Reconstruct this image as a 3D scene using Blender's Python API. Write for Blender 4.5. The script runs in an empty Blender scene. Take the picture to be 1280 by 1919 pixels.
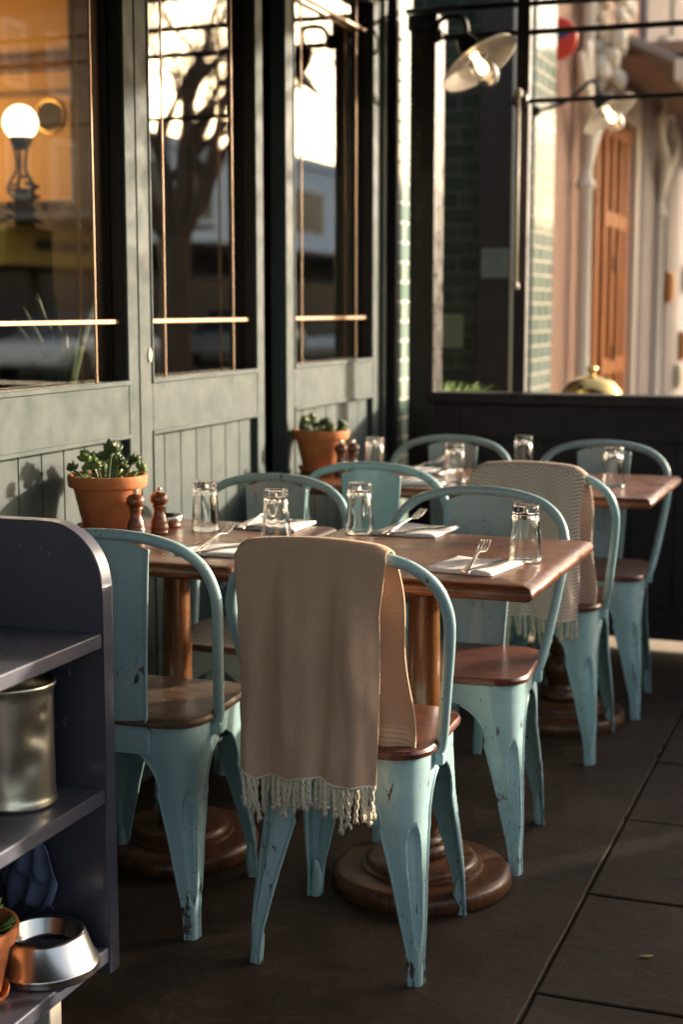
import bpy, bmesh, math, random
from mathutils import Vector, Matrix, noise as mnoise
R = math.radians
S = bpy.context.scene
COL = S.collection
rnd = random.Random(7)

# ------------------------------------------------------------------ camera
cd = bpy.data.cameras.new('camera')
cam = bpy.data.objects.new('camera', cd); COL.objects.link(cam)
S.camera = cam
cd.sensor_fit = 'VERTICAL'; cd.sensor_height = 36.0
cd.lens = 2793.0 / 1919.0 * 36.0
cd.clip_start = 0.05; cd.clip_end = 1000
cam.location = (0, 0, 1.3)
cam.rotation_euler = (R(90 - 7.79), 0, R(20.25))
cd.dof.use_dof = True; cd.dof.focus_distance = 2.95; cd.dof.aperture_fstop = 2.9

# ------------------------------------------------------------------ light
SUN_EL, SUN_AZ = 13.0, 42.0          # elevation; azimuth from +Y towards +X
W = bpy.data.worlds.new('World'); S.world = W; W.use_nodes = True
nt = W.node_tree
sky = nt.nodes.new('ShaderNodeTexSky'); sky.sky_type = 'NISHITA'; sky.sun_disc = False
sky.sun_elevation = R(SUN_EL); sky.sun_rotation = R(SUN_AZ)
sky.dust_density = 4.0; sky.ozone_density = 1.0
bg = nt.nodes['Background']; bg.inputs['Strength'].default_value = 0.15
hs = nt.nodes.new('ShaderNodeHueSaturation'); hs.inputs['Saturation'].default_value = 0.8
nt.links.new(sky.outputs[0], hs.inputs['Color']); tint = nt.nodes.new('ShaderNodeMix'); tint.data_type = 'RGBA'; tint.blend_type = 'MULTIPLY'; tint.inputs[0].default_value = 1.0
nt.links.new(hs.outputs[0], tint.inputs[6]); tint.inputs[7].default_value = (1.0, 0.925, 0.86, 1)
nt.links.new(tint.outputs[2], bg.inputs[0])
ld = bpy.data.lights.new('sun', 'SUN'); ld.energy = 2.75; ld.angle = R(1.6); ld.color = (1.0, 0.85, 0.66)
sun = bpy.data.objects.new('sun', ld); COL.objects.link(sun)
d = Vector((math.sin(R(SUN_AZ)) * math.cos(R(SUN_EL)), math.cos(R(SUN_AZ)) * math.cos(R(SUN_EL)), math.sin(R(SUN_EL))))
sun.rotation_euler = d.to_track_quat('Z', 'Y').to_euler(); sun.location = (3, 8, 6)
S.view_settings.view_transform = 'Standard'; S.view_settings.look = 'None'
S.view_settings.exposure = 1.82; S.view_settings.gamma = 1.0
S.render.engine = 'CYCLES'
S.cycles.use_denoising = True
S.cycles.max_bounces = 10; S.cycles.transmission_bounces = 10; S.cycles.transparent_max_bounces = 16
S.cycles.caustics_reflective = False; S.cycles.caustics_refractive = False
S.cycles.sample_clamp_indirect = 6.0

# ------------------------------------------------------------------ materials
MATS = {}
class NT:
    def __init__(s, name):
        s.m = bpy.data.materials.new(name); s.m.use_nodes = True; s.t = s.m.node_tree
        s.b = s.t.nodes['Principled BSDF']; s.out = s.t.nodes['Material Output']
        s.tc = s.t.nodes.new('ShaderNodeTexCoord')
    def n(s, typ, **kw):
        x = s.t.nodes.new(typ)
        for k, v in kw.items():
            if k in x.inputs: x.inputs[k].default_value = v
            else: setattr(x, k, v)
        return x
    def l(s, a, b): s.t.links.new(a, b)
    def math(s, op, a, b=None, c=None):
        x = s.t.nodes.new('ShaderNodeMath'); x.operation = op
        for i, v in enumerate((a, b, c)):
            if v is None: continue
            if hasattr(v, 'is_linked'): s.l(v, x.inputs[i])
            else: x.inputs[i].default_value = v
        return x.outputs[0]
    rnd_off = False
    def coord(s, scale=(1, 1, 1), kind='Object', rot=(0, 0, 0)):
        mp = s.t.nodes.new('ShaderNodeMapping'); mp.inputs['Scale'].default_value = scale
        if s.rnd_off:
            oi = s.t.nodes.new('ShaderNodeObjectInfo'); cx = s.t.nodes.new('ShaderNodeCombineXYZ')
            for k, f in enumerate((7.3, 11.1, 5.7)): s.l(s.math('MULTIPLY', oi.outputs['Random'], f), cx.inputs[k])
            s.l(cx.outputs[0], mp.inputs['Location'])
        mp.inputs['Rotation'].default_value = rot
        s.l(s.tc.outputs[kind], mp.inputs[0]); return mp.outputs[0]
    def noise(s, vec, scale=5, detail=5, rough=.6, dist=0):
        x = s.n('ShaderNodeTexNoise'); x.inputs['Scale'].default_value = scale; x.inputs['Detail'].default_value = detail
        x.inputs['Roughness'].default_value = rough; x.inputs['Distortion'].default_value = dist
        s.l(vec, x.inputs['Vector']); return x.outputs['Fac']
    def ramp(s, fac, stops, interp='LINEAR'):
        x = s.t.nodes.new('ShaderNodeValToRGB'); cr = x.color_ramp; cr.interpolation = interp
        while len(cr.elements) < len(stops): cr.elements.new(0.5)
        for e, (p, c) in zip(cr.elements, stops):
            e.position = p; e.color = (c[0], c[1], c[2], 1) if hasattr(c, '__len__') else (c, c, c, 1)
        s.l(fac, x.inputs[0]); return x.outputs[0]
    def mix(s, fac, a, b):
        x = s.t.nodes.new('ShaderNodeMix'); x.data_type = 'RGBA'
        for sock, v in ((x.inputs[0], fac), (x.inputs[6], a), (x.inputs[7], b)):
            if hasattr(v, 'is_linked'): s.l(v, sock)
            elif hasattr(v, '__len__'): sock.default_value = (v[0], v[1], v[2], 1)
            else: sock.default_value = v
        return x.outputs[2]
    def bump(s, h, strength=.3, dist=.002):
        x = s.t.nodes.new('ShaderNodeBump'); x.inputs['Strength'].default_value = strength; x.inputs['Distance'].default_value = dist
        s.l(h, x.inputs['Height']); s.l(x.outputs[0], s.b.inputs['Normal']); return x
    def set(s, **kw):
        for k, v in kw.items():
            k = k.replace('_', ' ')
            if hasattr(v, 'is_linked'): s.l(v, s.b.inputs[k])
            elif hasattr(v, '__len__') and len(v) == 3: s.b.inputs[k].default_value = (v[0], v[1], v[2], 1)
            else: s.b.inputs[k].default_value = v
        return s

def paint(name, col, var=.12, rough=.4, chip=None, chipamt=.30, scale=9, brush=0.25, coat=0.0, feet=0):
    m = NT(name); m.rnd_off = True; v = m.coord()
    n1 = m.noise(v, scale, 6, .65)
    c = m.mix(n1, [x * (1 - var) for x in col], [min(1, x * (1 + var)) for x in col])
    if chip:
        n2 = m.noise(m.coord((1, 1, .35)), 55, 5, .75, .6)
        n3 = m.noise(v, 6, 2, .5)
        k = m.math('ADD', m.math('MULTIPLY', n2, .72), m.math('MULTIPLY', n3, .28))
        if feet:
            sp = m.n('ShaderNodeSeparateXYZ'); m.l(m.tc.outputs['Object'], sp.inputs[0])
            k = m.math('ADD', k, m.ramp(sp.outputs[2], [(0, .050), (.07, .03), (.16, 0)]))
        k = m.ramp(k, [(1 - chipamt - .012, 0), (1 - chipamt + .012, 1)])
        c = m.mix(k, c, chip)
    m.set(Base_Color=c)
    r = m.ramp(m.noise(v, scale * 3, 4), [(.3, max(0, rough - .1)), (.7, rough + .15)])
    m.set(Roughness=r)
    h = m.noise(m.coord((1, 1, .06)), 160, 3)
    m.bump(h, brush, .0008)
    if coat: m.b.inputs['Coat Weight'].default_value = coat
    if name.startswith('grey green'): m.b.inputs['Specular IOR Level'].default_value = .3
    return m.m

def wood(name, c0, c1, axis='X', rough=.3, coat=.3, scale=1.0, wear=None, wearamt=.36, fig=22):
    m = NT(name); m.rnd_off = True
    sc = {'X': (.12, 1, 1), 'Y': (1, .12, 1), 'Z': (1, 1, .08)}[axis]
    v = m.coord(tuple(a * scale for a in sc))
    n = m.noise(v, fig, 8, .7, 1.2)
    f = m.noise(m.coord(tuple(a * scale for a in {'X': (.05, 1, 1), 'Y': (1, .05, 1), 'Z': (1, 1, .03)}[axis])), 190, 3, .6)
    c = m.ramp(n, [(.32, c0), (.5, [(a + b) / 2 for a, b in zip(c0, c1)]), (.68, c1)])
    c = m.mix(m.ramp(f, [(.50, 0), (.62, .75)]), c, [x * .35 for x in c0])
    if wear:
        w = m.ramp(m.noise(m.coord(), 14, 6, .75), [(1 - wearamt - .04, 0), (1 - wearamt + .03, 1)])
        c = m.mix(w, c, wear)
    m.set(Base_Color=c, Roughness=m.ramp(m.noise(m.coord(), 12, 5), [(.3, rough - .08), (.75, rough + .18)]), Coat_Weight=coat, Coat_Roughness=.22)
    m.bump(f, .25, .0006)
    return m.m

def plain(name, col, rough=.5, metal=0, var=.08, scale=20, bump=.1, **kw):
    m = NT(name); v = m.coord(); n = m.noise(v, scale, 5)
    m.set(Base_Color=m.mix(n, [x * (1 - var) for x in col], [min(1, x * (1 + var)) for x in col]), Roughness=rough, Metallic=metal, **kw)
    if bump: m.bump(m.noise(v, scale * 6, 3), bump, .001)
    return m.m

def emit(name, col, strength):
    m = NT(name); m.set(Base_Color=col, Emission_Color=col, Emission_Strength=strength, Roughness=.4)
    return m.m

M = {}
M['teal'] = paint('turquoise enamel', (.35, .535, .56), .08, .30, (.08, .05, .038), .378, 9, .1, .25, 1)
M['door'] = paint('grey green door paint', (.052, .073, .073), .08, .6, (.15, .16, .135), .27, 5, .5)
M['dark'] = paint('charcoal joinery paint', (.024, .0165, .020), .2, .6, None, .3, 5, .4)
M['shelf'] = paint('slate shelf paint', (.075, .078, .108), .14, .36, (.30, .29, .26), .34, 7, .3, .1)
M['top'] = wood('mahogany table top', (.050, .015, .007), (.25, .088, .034), 'X', .32, .12, 1, (.26, .13, .07), .30)
M['edge'] = M['top']
M['seat'] = wood('dark seat plywood', (.070, .018, .010), (.18, .055, .028), 'X', .36, .25, 1, (.22, .11, .06), .31)
M['seatg'] = wood('worn seat plywood', (.060, .034, .022), (.17, .105, .065), 'X', .42, .15, 1, (.24, .15, .10), .38, 30)
M['oak'] = wood('varnished oak', (.08, .026, .007), (.26, .092, .018), 'Z', .28, .4, 1)
M['oakd'] = wood('dark turned oak', (.060, .022, .010), (.18, .070, .026), 'Z', .36, .15, 1, (.20, .1, .05), .30)
M['mill'] = wood('walnut mill', (.13, .035, .010), (.27, .08, .025), 'Z', .22, .6, 1.5)
M['terra'] = paint('terracotta', (.50, .165, .055), .12, .75, (.62, .36, .22), .30, 18, .1)
M['soil'] = plain('soil', (.03, .02, .013), .95, 0, .5, 60, .8)
M['steel'] = plain('brushed steel', (.62, .60, .56), .22, 1, .08, 9, .05)
M['tin'] = plain('worn tin', (.86, .74, .60), .33, 1, .35, 12, .4)
M['cutlery'] = plain('cutlery steel', (.60, .58, .55), .18, 1, .05, 30, 0)
M['brass'] = plain('brass', (.80, .56, .20), .2, 1, .1, 9, .05)
M['muntin'] = plain('bronze glazing bar', (.40, .27, .17), .4, .35, .1, 9, .1)
M['white'] = plain('white enamel', (.78, .72, .62), .3, 0, .05, 9, .05)
M['cream'] = paint('cream trim paint', (.66, .60, .50), .06, .5)
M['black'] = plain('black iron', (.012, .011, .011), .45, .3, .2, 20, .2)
M['linen'] = plain('white linen', (.92, .91, .91), .85, 0, .04, 120, .5)
M['bluecloth'] = plain('blue cloth', (.11, .15, .26), .9, 0, .3, 150, .6)
M['mauve'] = paint('mauve render', (.31, .19, .14), .10, .8, None, .3, 3, .3)
M['orange'] = wood('orange varnished door', (.40, .10, .006), (.58, .19, .012), 'Z', .6, .0, .5)
M['greywall'] = paint('grey stone', (.25, .215, .20), .2, .8, None, .3, 3, .4)
M['roof'] = plain('roof boards', (.10, .085, .07), .8, 0, .1, 5, .2)

def leafmat(name, a, b):
    m = NT(name); n = m.noise(m.coord(), 30, 3)
    m.set(Base_Color=m.mix(n, a, b), Roughness=.4, Subsurface_Weight=.0)
    return m.m
M['leaf'] = leafmat('succulent leaf', (.07, .14, .03), (.22, .31, .09))
M['leafd'] = leafmat('dark succulent leaf', (.035, .07, .025), (.12, .17, .07))
M['grass'] = leafmat('fresh green leaf', (.10, .22, .02), (.22, .36, .05))
M['agave'] = leafmat('agave leaf', (.10, .16, .08), (.22, .28, .16))

def glassmat():
    m = NT('drinking glass'); m.set(Base_Color=(.985, .985, .975), Roughness=.02, IOR=1.48, Transmission_Weight=1.0)
    return m.m
M['glass'] = glassmat()
def panemat():
    m = NT('window pane'); t = m.t
    tr = m.n('ShaderNodeBsdfTransparent'); tr.inputs[0].default_value = (.96, .96, .95, 1)
    gl = m.n('ShaderNodeBsdfGlossy'); gl.inputs['Color'].default_value = (1, .95, .85, 1); gl.inputs['Roughness'].default_value = .012
    lw = m.n('ShaderNodeLayerWeight'); lw.inputs['Blend'].default_value = .5
    fr = m.math('ADD', m.math('MULTIPLY', m.math('POWER', lw.outputs['Facing'], 3.2), .72), .17)
    mx = m.n('ShaderNodeMixShader')
    n = m.noise(m.coord((1, 1, .5)), 3.2, 2)
    bp = m.n('ShaderNodeBump'); bp.inputs['Strength'].default_value = .04; bp.inputs['Distance'].default_value = .01
    m.l(n, bp.inputs['Height']); m.l(bp.outputs[0], gl.inputs['Normal'])
    m.l(fr, mx.inputs[0]); m.l(tr.outputs[0], mx.inputs[1]); m.l(gl.outputs[0], mx.inputs[2])
    m.l(mx.outputs[0], m.out.inputs['Surface'])
    return m.m
M['pane'] = panemat()
def tilemat(name, c0, c1, grout, sx=.16, sz=.078):
    m = NT(name)
    sp = m.n('ShaderNodeSeparateXYZ'); m.l(m.tc.outputs['Object'], sp.inputs[0])
    cb = m.n('ShaderNodeCombineXYZ'); m.l(m.math('ADD', sp.outputs[0], sp.outputs[1]), cb.inputs[0]); m.l(sp.outputs[2], cb.inputs[1])
    br = m.n('ShaderNodeTexBrick'); m.l(cb.outputs[0], br.inputs['Vector'])
    br.inputs['Color1'].default_value = (*c0, 1); br.inputs['Color2'].default_value = (*c1, 1); br.inputs['Mortar'].default_value = (*grout, 1)
    br.inputs['Scale'].default_value = 1; br.inputs['Mortar Size'].default_value = .006; br.inputs['Brick Width'].default_value = sx; br.inputs['Row Height'].default_value = sz
    br.inputs['Mortar Smooth'].default_value = .2
    m.set(Base_Color=br.outputs['Color'], Roughness=m.math('ADD', m.math('MULTIPLY', br.outputs['Fac'], .6), .10))
    bp = m.bump(m.math('ADD', m.math('MULTIPLY', br.outputs['Fac'], -1), m.math('MULTIPLY', m.noise(m.coord(), 9, 2), .3)), .5, .004)
    return m.m
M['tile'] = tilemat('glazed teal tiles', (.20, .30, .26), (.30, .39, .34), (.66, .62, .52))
M['tiled'] = tilemat('shade-toned green tiles', (.025, .042, .033), (.038, .060, .048), (.085, .08, .06), .20, .088)  # shaded copy of the tiles: glaze and grout darkened for the recess shade

def floormat():
    m = NT('dark stone slabs'); v = m.coord()
    n = m.noise(v, 2.2, 8, .7); n2 = m.noise(v, 28, 8, .75, .5)
    c = m.ramp(m.math('ADD', m.math('MULTIPLY', n, .6), m.math('MULTIPLY', n2, .4)), [(.40, (.015, .0090, .0055)), (.5, (.031, .0190, .0120)), (.60, (.060, .040, .027))])
    vo = m.n('ShaderNodeTexVoronoi'); vo.inputs['Scale'].default_value = 26; m.l(m.coord((1, 1.4, 1)), vo.inputs['Vector'])
    fl = m.math('MULTIPLY', m.ramp(vo.outputs['Distance'], [(.03, 1), (.07, 0)]), m.ramp(m.noise(v, 7, 3), [(.50, 0), (.60, 1)]))
    st = m.ramp(m.noise(v, 13, 7, .8, 1.5), [(.66, 0), (.70, .5)])
    c = m.mix(m.math('MAXIMUM', fl, st), c, (.13, .105, .085))
    m.set(Base_Color=c, Roughness=m.ramp(n2, [(.3, .50), (.7, .85)]), Specular_IOR_Level=.3)
    m.bump(m.math('ADD', n2, m.math('MULTIPLY', n, 1.2)), .55, .006)
    return m.m
M['floor'] = floormat()
M['mortar'] = plain('mortar', (.03, .022, .016), .9, 0, .3, 30, .5)
M['paving'] = plain('pale paving', (.36, .30, .22), .8, 0, .18, 14, .4)
M['asphalt'] = plain('asphalt', (.05, .05, .052), .85, 0, .2, 60, .5)

def fabric(name, a, b, freq, herring, period, band=None):
    m = NT(name); uv = m.n('ShaderNodeUVMap'); sp = m.n('ShaderNodeSeparateXYZ'); m.l(uv.outputs[0], sp.inputs[0])
    u, v = sp.outputs[0], sp.outputs[1]
    tri = m.math('PINGPONG', u, period)
    t = m.math('ADD', m.math('MULTIPLY', v, freq), m.math('MULTIPLY', tri, freq * herring))
    s = m.math('ABSOLUTE', m.math('SUBTRACT', m.math('FRACT', t), .5))
    k = m.ramp(s, [(.20, 0), (.30, 1)])
    n = m.noise(m.coord(), 260, 3); n2 = m.noise(m.coord(), 5, 3)
    wf = m.math('ABSOLUTE', m.math('SUBTRACT', m.math('FRACT', m.math('MULTIPLY', u, 420)), .5))
    k2 = m.math('MULTIPLY', m.math('ADD', k, m.math('MULTIPLY', n, .6)), .65)
    c = m.mix(k2, a, b)
    if band:
        bd = m.ramp(m.math('FRACT', m.math('MULTIPLY', v, 95)), [(.2, 0), (.35, 1)])
        bm_ = m.ramp(v, [(0, 0), (band[0], 0), (band[0] + .01, .45), (band[1], .45), (band[1] + .01, 0)], 'LINEAR')
        c = m.mix(m.math('MULTIPLY', bd, bm_), c, [min(1, x * 1.5) for x in b])
    m.set(Base_Color=c, Roughness=.95, Sheen_Weight=.5, Sheen_Roughness=.4, Sheen_Tint=(.9, .75, .6))
    m.bump(m.math('ADD', m.math('ADD', k, wf), m.math('MULTIPLY', n, .8)), .5, .0012)
    return m.m
M['blanketA'] = fabric('taupe weave', (.46, .272, .175), (.84, .565, .385), 290, .8, .0036, (.40, .60))
M['blanketD'] = fabric('herringbone weave', (.20, .125, .09), (.94, .74, .62), 95, 1.0, .020)
M['blanketDin'] = M['blanketD']
M['fringe'] = plain('wool fringe', (.78, .70, .55), .95, 0, .18, 60, .6)
M['fringeD'] = plain('pale wool fringe', (.62, .55, .44), .95, 0, .15, 60, .6)

# ------------------------------------------------------------------ mesh builder
class MB:
    def __init__(s): s.v = []; s.f = []; s.uv = None
    def box(s, x0, x1, y0, y1, z0, z1):
        b = len(s.v)
        s.v += [(x0, y0, z0), (x1, y0, z0), (x1, y1, z0), (x0, y1, z0), (x0, y0, z1), (x1, y0, z1), (x1, y1, z1), (x0, y1, z1)]
        s.f += [tuple(b + i for i in q) for q in ((0, 3, 2, 1), (4, 5, 6, 7), (0, 1, 5, 4), (1, 2, 6, 5), (2, 3, 7, 6), (3, 0, 4, 7))]
        return s
    def grid(s, rows, closed=False):
        b = len(s.v); n = len(rows[0])
        for r in rows: s.v += [tuple(p) for p in r]
        for i in range(len(rows) - 1):
            for j in range(n if closed else n - 1):
                k = (j + 1) % n
                s.f.append((b + i * n + j, b + i * n + k, b + (i + 1) * n + k, b + (i + 1) * n + j))
        return s
    def lathe(s, prof, n=40, c=(0, 0, 0), mat=None, cap=True):
        rows = []
        for r, z in prof:
            row = []
            for i in range(n):
                a = 2 * math.pi * i / n
                p = Vector((r * math.cos(a), r * math.sin(a), z))
                if mat is not None: p = mat @ p
                row.append((p.x + c[0], p.y + c[1], p.z + c[2]))
            rows.append(row)
        b = len(s.v); s.grid(rows, True)
        if cap:
            s.f.append(tuple(b + i for i in reversed(range(n))))
            e = b + (len(rows) - 1) * n; s.f.append(tuple(e + i for i in range(n)))
        return s
    def tube(s, pts, r, n=10, cap=True, sub=0):
        P = [Vector(p) for p in pts]
        rr = list(r) if hasattr(r, '__len__') else [r] * len(P)
        if sub:
            Q, q = [], []
            for i in range(len(P) - 1):
                p0 = P[max(i - 1, 0)]; p1 = P[i]; p2 = P[i + 1]; p3 = P[min(i + 2, len(P) - 1)]
                for k in range(sub):
                    t = k / sub
                    Q.append(.5 * ((2 * p1) + (p2 - p0) * t + (2 * p0 - 5 * p1 + 4 * p2 - p3) * t * t + (3 * p1 - p0 - 3 * p2 + p3) * t ** 3))
                    q.append(rr[i] + (rr[i + 1] - rr[i]) * t)
            Q.append(P[-1]); q.append(rr[-1]); P, rr = Q, q
        rows = []; up = None
        for i, p in enumerate(P):
            t = (P[min(i + 1, len(P) - 1)] - P[max(i - 1, 0)]).normalized()
            if up is None:
                up = Vector((0, 0, 1)) if abs(t.z) < .9 else Vector((1, 0, 0))
            a = (up - t * up.dot(t)).normalized(); up = a; bb = t.cross(a)
            rows.append([p + (a * math.cos(2 * math.pi * k / n) + bb * math.sin(2 * math.pi * k / n)) * rr[i] for k in range(n)])
        b = len(s.v); s.grid(rows, True)
        if cap:
            s.f.append(tuple(b + i for i in reversed(range(n))))
            e = b + (len(rows) - 1) * n; s.f.append(tuple(e + i for i in range(n)))
        return s
    def ell(s, c, ax, n=8, m=6):      # ellipsoid, ax = three axis vectors
        rows = []
        for i in range(m + 1):
            th = math.pi * i / m
            row = []
            for j in range(n):
                ph = 2 * math.pi * j / n
                row.append(Vector(c) + ax[0] * (max(1e-3, math.sin(th)) * math.cos(ph)) + ax[1] * (max(1e-3, math.sin(th)) * math.sin(ph)) + ax[2] * math.cos(th))
            rows.append(row)
        s.grid(rows, True); return s
    def poly_prism(s, pts, axis, a0, a1):   # extrude 2-D outline along axis
        n = len(pts); b = len(s.v)
        for a in (a0, a1):
            for p, q in pts:
                s.v.append({'x': (a, p, q), 'y': (p, a, q), 'z': (p, q, a)}[axis])
        s.f.append(tuple(b + i for i in range(n))); s.f.append(tuple(b + n + i for i in reversed(range(n))))
        for i in range(n):
            j = (i + 1) % n; s.f.append((b + j, b + i, b + n + i, b + n + j))
        return s
    def build(s, name, mat, parent=None, smooth=False, bevel=0, seg=2, solid=0, recalc=True):
        me = bpy.data.meshes.new(name); me.from_pydata(s.v, [], s.f)
        if recalc:
            bm = bmesh.new(); bm.from_mesh(me); bmesh.ops.recalc_face_normals(bm, faces=bm.faces); bm.to_mesh(me); bm.free()
        me.materials.append(mat)
        if smooth:
            me.shade_smooth()
            if smooth != 'all': me.set_sharp_from_angle(angle=R(38))
        o = bpy.data.objects.new(name, me); COL.objects.link(o)
        if parent: o.parent = parent
        if solid:
            md = o.modifiers.new('Solid', 'SOLIDIFY'); md.thickness = solid; md.offset = 0
        if bevel:
            md = o.modifiers.new('Bevel', 'BEVEL'); md.width = bevel; md.segments = seg; md.limit_method = 'ANGLE'; md.angle_limit = R(40)
            me.shade_smooth(); me.set_sharp_from_angle(angle=R(60)) if not smooth else None
            md.harden_normals = False
        return o

def tag(o, label, cat, group=None):
    o['label'] = label; o['category'] = cat
    if group: o['group'] = group
    return o
def thing(name, label, cat, loc=(0, 0, 0), rz=0, group=None):
    o = bpy.data.objects.new(name, None); COL.objects.link(o); o.empty_display_size = .05
    o.location = loc; o.rotation_euler = (0, 0, rz)
    return tag(o, label, cat, group)
def struct(o): o['kind'] = 'structure'; return o
def kids(o): return [c for c in COL.objects if c.parent == o]
def dup(o, parent=None, loc=None, rz=None, label=None, group=None):
    c = o.copy(); COL.objects.link(c)
    if parent is not None: c.parent = parent
    if loc is not None: c.location = loc
    if rz is not None: c.rotation_euler = (0, 0, rz)
    if label: c['label'] = label
    if group: c['group'] = group
    for ch in kids(o): dup(ch, c)
    return c

XW = -1.869      # facade plane
YD = 5.68        # divider plane

# ------------------------------------------------------------------ ground
# slabs with real joints: left of x=-.589 big flags, right of it rows at pitch .52
m = MB()
def slab(x0, x1, y0, y1):
    pts = []; st = .03
    def edge(ax, ay, bx, by, nx, ny):
        n = max(2, int(math.hypot(bx - ax, by - ay) / st)); w = 0
        for i in range(n):
            w = w * .7 + rnd.gauss(0, .0007); k = .0026 + abs(w) + (rnd.uniform(.003, .008) if rnd.random() < .05 else 0)
            f = i / n; pts.append((ax + (bx - ax) * f + nx * k, ay + (by - ay) * f + ny * k))
    edge(x0, y0, x1, y0, 0, 1); edge(x1, y0, x1, y1, -1, 0); edge(x1, y1, x0, y1, 0, -1); edge(x0, y1, x0, y0, 1, 0)
    z = rnd.uniform(-.0012, .0012); b = len(m.v); n = len(pts)
    for x, y in pts: m.v.append((x, y, -.04))
    for x, y in pts: m.v.append((x, y, z - .0025))
    cx, cy = (x0 + x1) / 2, (y0 + y1) / 2
    for x, y in pts: m.v.append((x + .0035 * (1 if x < cx else -1), y + .0035 * (1 if y < cy else -1), z))
    for i in range(n):
        j = (i + 1) % n
        m.f.append((b + i, b + j, b + n + j, b + n + i)); m.f.append((b + n + i, b + n + j, b + 2 * n + j, b + 2 * n + i))
    m.f.append(tuple(b + 2 * n + i for i in range(n)))
ys = [-3.573 + .52 * i for i in range(0, 18)]
for a, b in zip(ys, ys[1:]):
    slab(-.589, .25, a + .0, b); slab(.25, 1.2, a, b); slab(1.2, 2.6, a, b)
yb = [-3.6, -.8, 1.95, 5.66]
for a, b in zip(yb, yb[1:]): slab(-2.0, -.589, a, b)
struct(m.build('terrace_floor', M['floor']))
struct(MB().box(-6.5, 2.6, -4, 5.64, -.12, -.012).build('floor_bed', M['mortar']))
m = MB()
yy = 5.642
while yy < 30:
    for x0, x1 in ((-2.6, -1.4), (-1.4, -.3), (-.3, .8), (.8, 1.8), (1.8, 2.6)): m.box(x0 + .003, x1 - .003, yy + .003, yy + .597, -.06, rnd.uniform(-.002, .001))
    yy += .6
struct(m.build('pavement', M['paving'], bevel=.003))
struct(MB().box(2.604, 2.75, -30, 60, -.3, .0).build('kerb', M['greywall'], bevel=.01))
struct(MB().box(2.754, 13, -60, 140, -.4, -.14).build('road', M['asphalt']))
struct(MB().box(-80, 120, -100, 200, -.9, -.5).build('ground', M['asphalt']))
struct(MB().box(13.004, 17, -60, 140, -.4, -.02).build('far_pavement', M['paving']))

# ------------------------------------------------------------------ folding doors
def door(y0, y1, label, escut=False, ztop=2.52):
    t = thing('folding_door', label, 'door', (XW, (y0 + y1) / 2, 0.02), 0, 'folding doors along the restaurant front')
    h = (y1 - y0) / 2; w0, w1 = -h + .074, h - .058
    zb, zt = 1.09, ztop - .12
    f = MB()
    D = .055
    f.box(-D, 0, -h + .0015, w0, 0, ztop).box(-D, 0, w1, h - .0015, 0, ztop)             # stiles
    f.box(-D, -.0006, w0, w1, .945, zb).box(-D, -.0006, w0, w1, zt, ztop).box(-D, -.0006, w0, w1, 0, .22)
    f.build('frame', M['door'], t, bevel=.003)
    b = MB()   # beads round the openings
    for (a0, a1, c0, c1) in ((w0, w1, zb, zt), (w0, w1, .22, .945)):
        b.box(-.012, .004, a0 - .006, a1 + .006, c1 - .004, c1 + .008).box(-.014, .005, a0 - .006, a1 + .006, c0 - .010, c0 + .003)
        b.box(-.012, .004, a0 - .007, a0 + .002, c0 + .003, c1 - .004)
    b.build('moulding', M['door'], t, bevel=.002)
    p = MB(); n = 7; bw = (w1 - w0) / n
    for i in range(n):
        p.box(-.045, -.020, w0 + i * bw + .0018, w0 + (i + 1) * bw - .0018, .2205, .944)
    p.box(-.050, -.046, w0, w1, .2205, .944)
    p.build('boarded_panel', M['door'], t, bevel=.0025)
    MB().box(-.050, -.047, w0, w1, zb, zt).build('glass_pane', M['pane'], t)
    g = MB()
    for yv in (w0 + .128, w1 - .122): g.box(-.030, -.024, yv - .003, yv + .003, zb, zt)
    for zv in (1.245, 2.30): g.box(-.031, -.0235, w0, w1, zv - .006, zv + .006)
    g.build('glazing_bars', M['muntin'], t, bevel=.0015)
    MB().box(-.0465, -.044, w1 - .012, w1, zb, zt).box(-.0465, -.044, w0, w0 + .012, zb, zt).box(-.0435, -.010, w1 - .004, w1 - .0004, zb + .002, zt - .002).build('seal_and_reveal_shade', M['black'], t)  # two edge seals, plus a black liner painting the reveal's shade
    if escut:
        e = MB(); rows = []
        mt = Matrix.Rotation(R(90), 3, 'Y') @ Matrix.Diagonal((2.0, 1, 1))
        e.lathe([(.0098, 0), (.0105, .002), (.009, .004), (.006, .0045)], 24, (0, -h + .055, 1.155), mt)
        eo = e.build('keyhole_plate', M['cream'], t, 'all')
        k = MB().lathe([(.0028, 0), (.0028, .0016)], 12, (.0035, -h + .055, 1.161), Matrix.Rotation(R(90), 3, 'Y'))
        k.box(.004, .0052, -h + .0535, -h + .0565, 1.147, 1.161); k.build('keyhole', M['black'], eo)
    return t
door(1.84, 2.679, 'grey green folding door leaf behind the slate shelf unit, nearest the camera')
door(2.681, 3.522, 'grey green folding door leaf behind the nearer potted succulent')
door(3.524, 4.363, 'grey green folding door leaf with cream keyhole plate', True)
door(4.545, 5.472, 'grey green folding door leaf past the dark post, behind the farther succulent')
def piece(name, mat, label, cat, boxes, bevel=.003, group=None):
    m = MB()
    for b in boxes: m.box(*b)
    return tag(m.build(name, mat, None, bevel=bevel), label, cat, group)
piece('door_post', M['dark'], 'dark recessed post between the second and third glazed doors', 'post', [(-2.04, -1.945, 4.365, 4.543, 0, 2.54), (-2.04, -1.925, 4.365, 4.39, 0, 2.54)])
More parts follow.
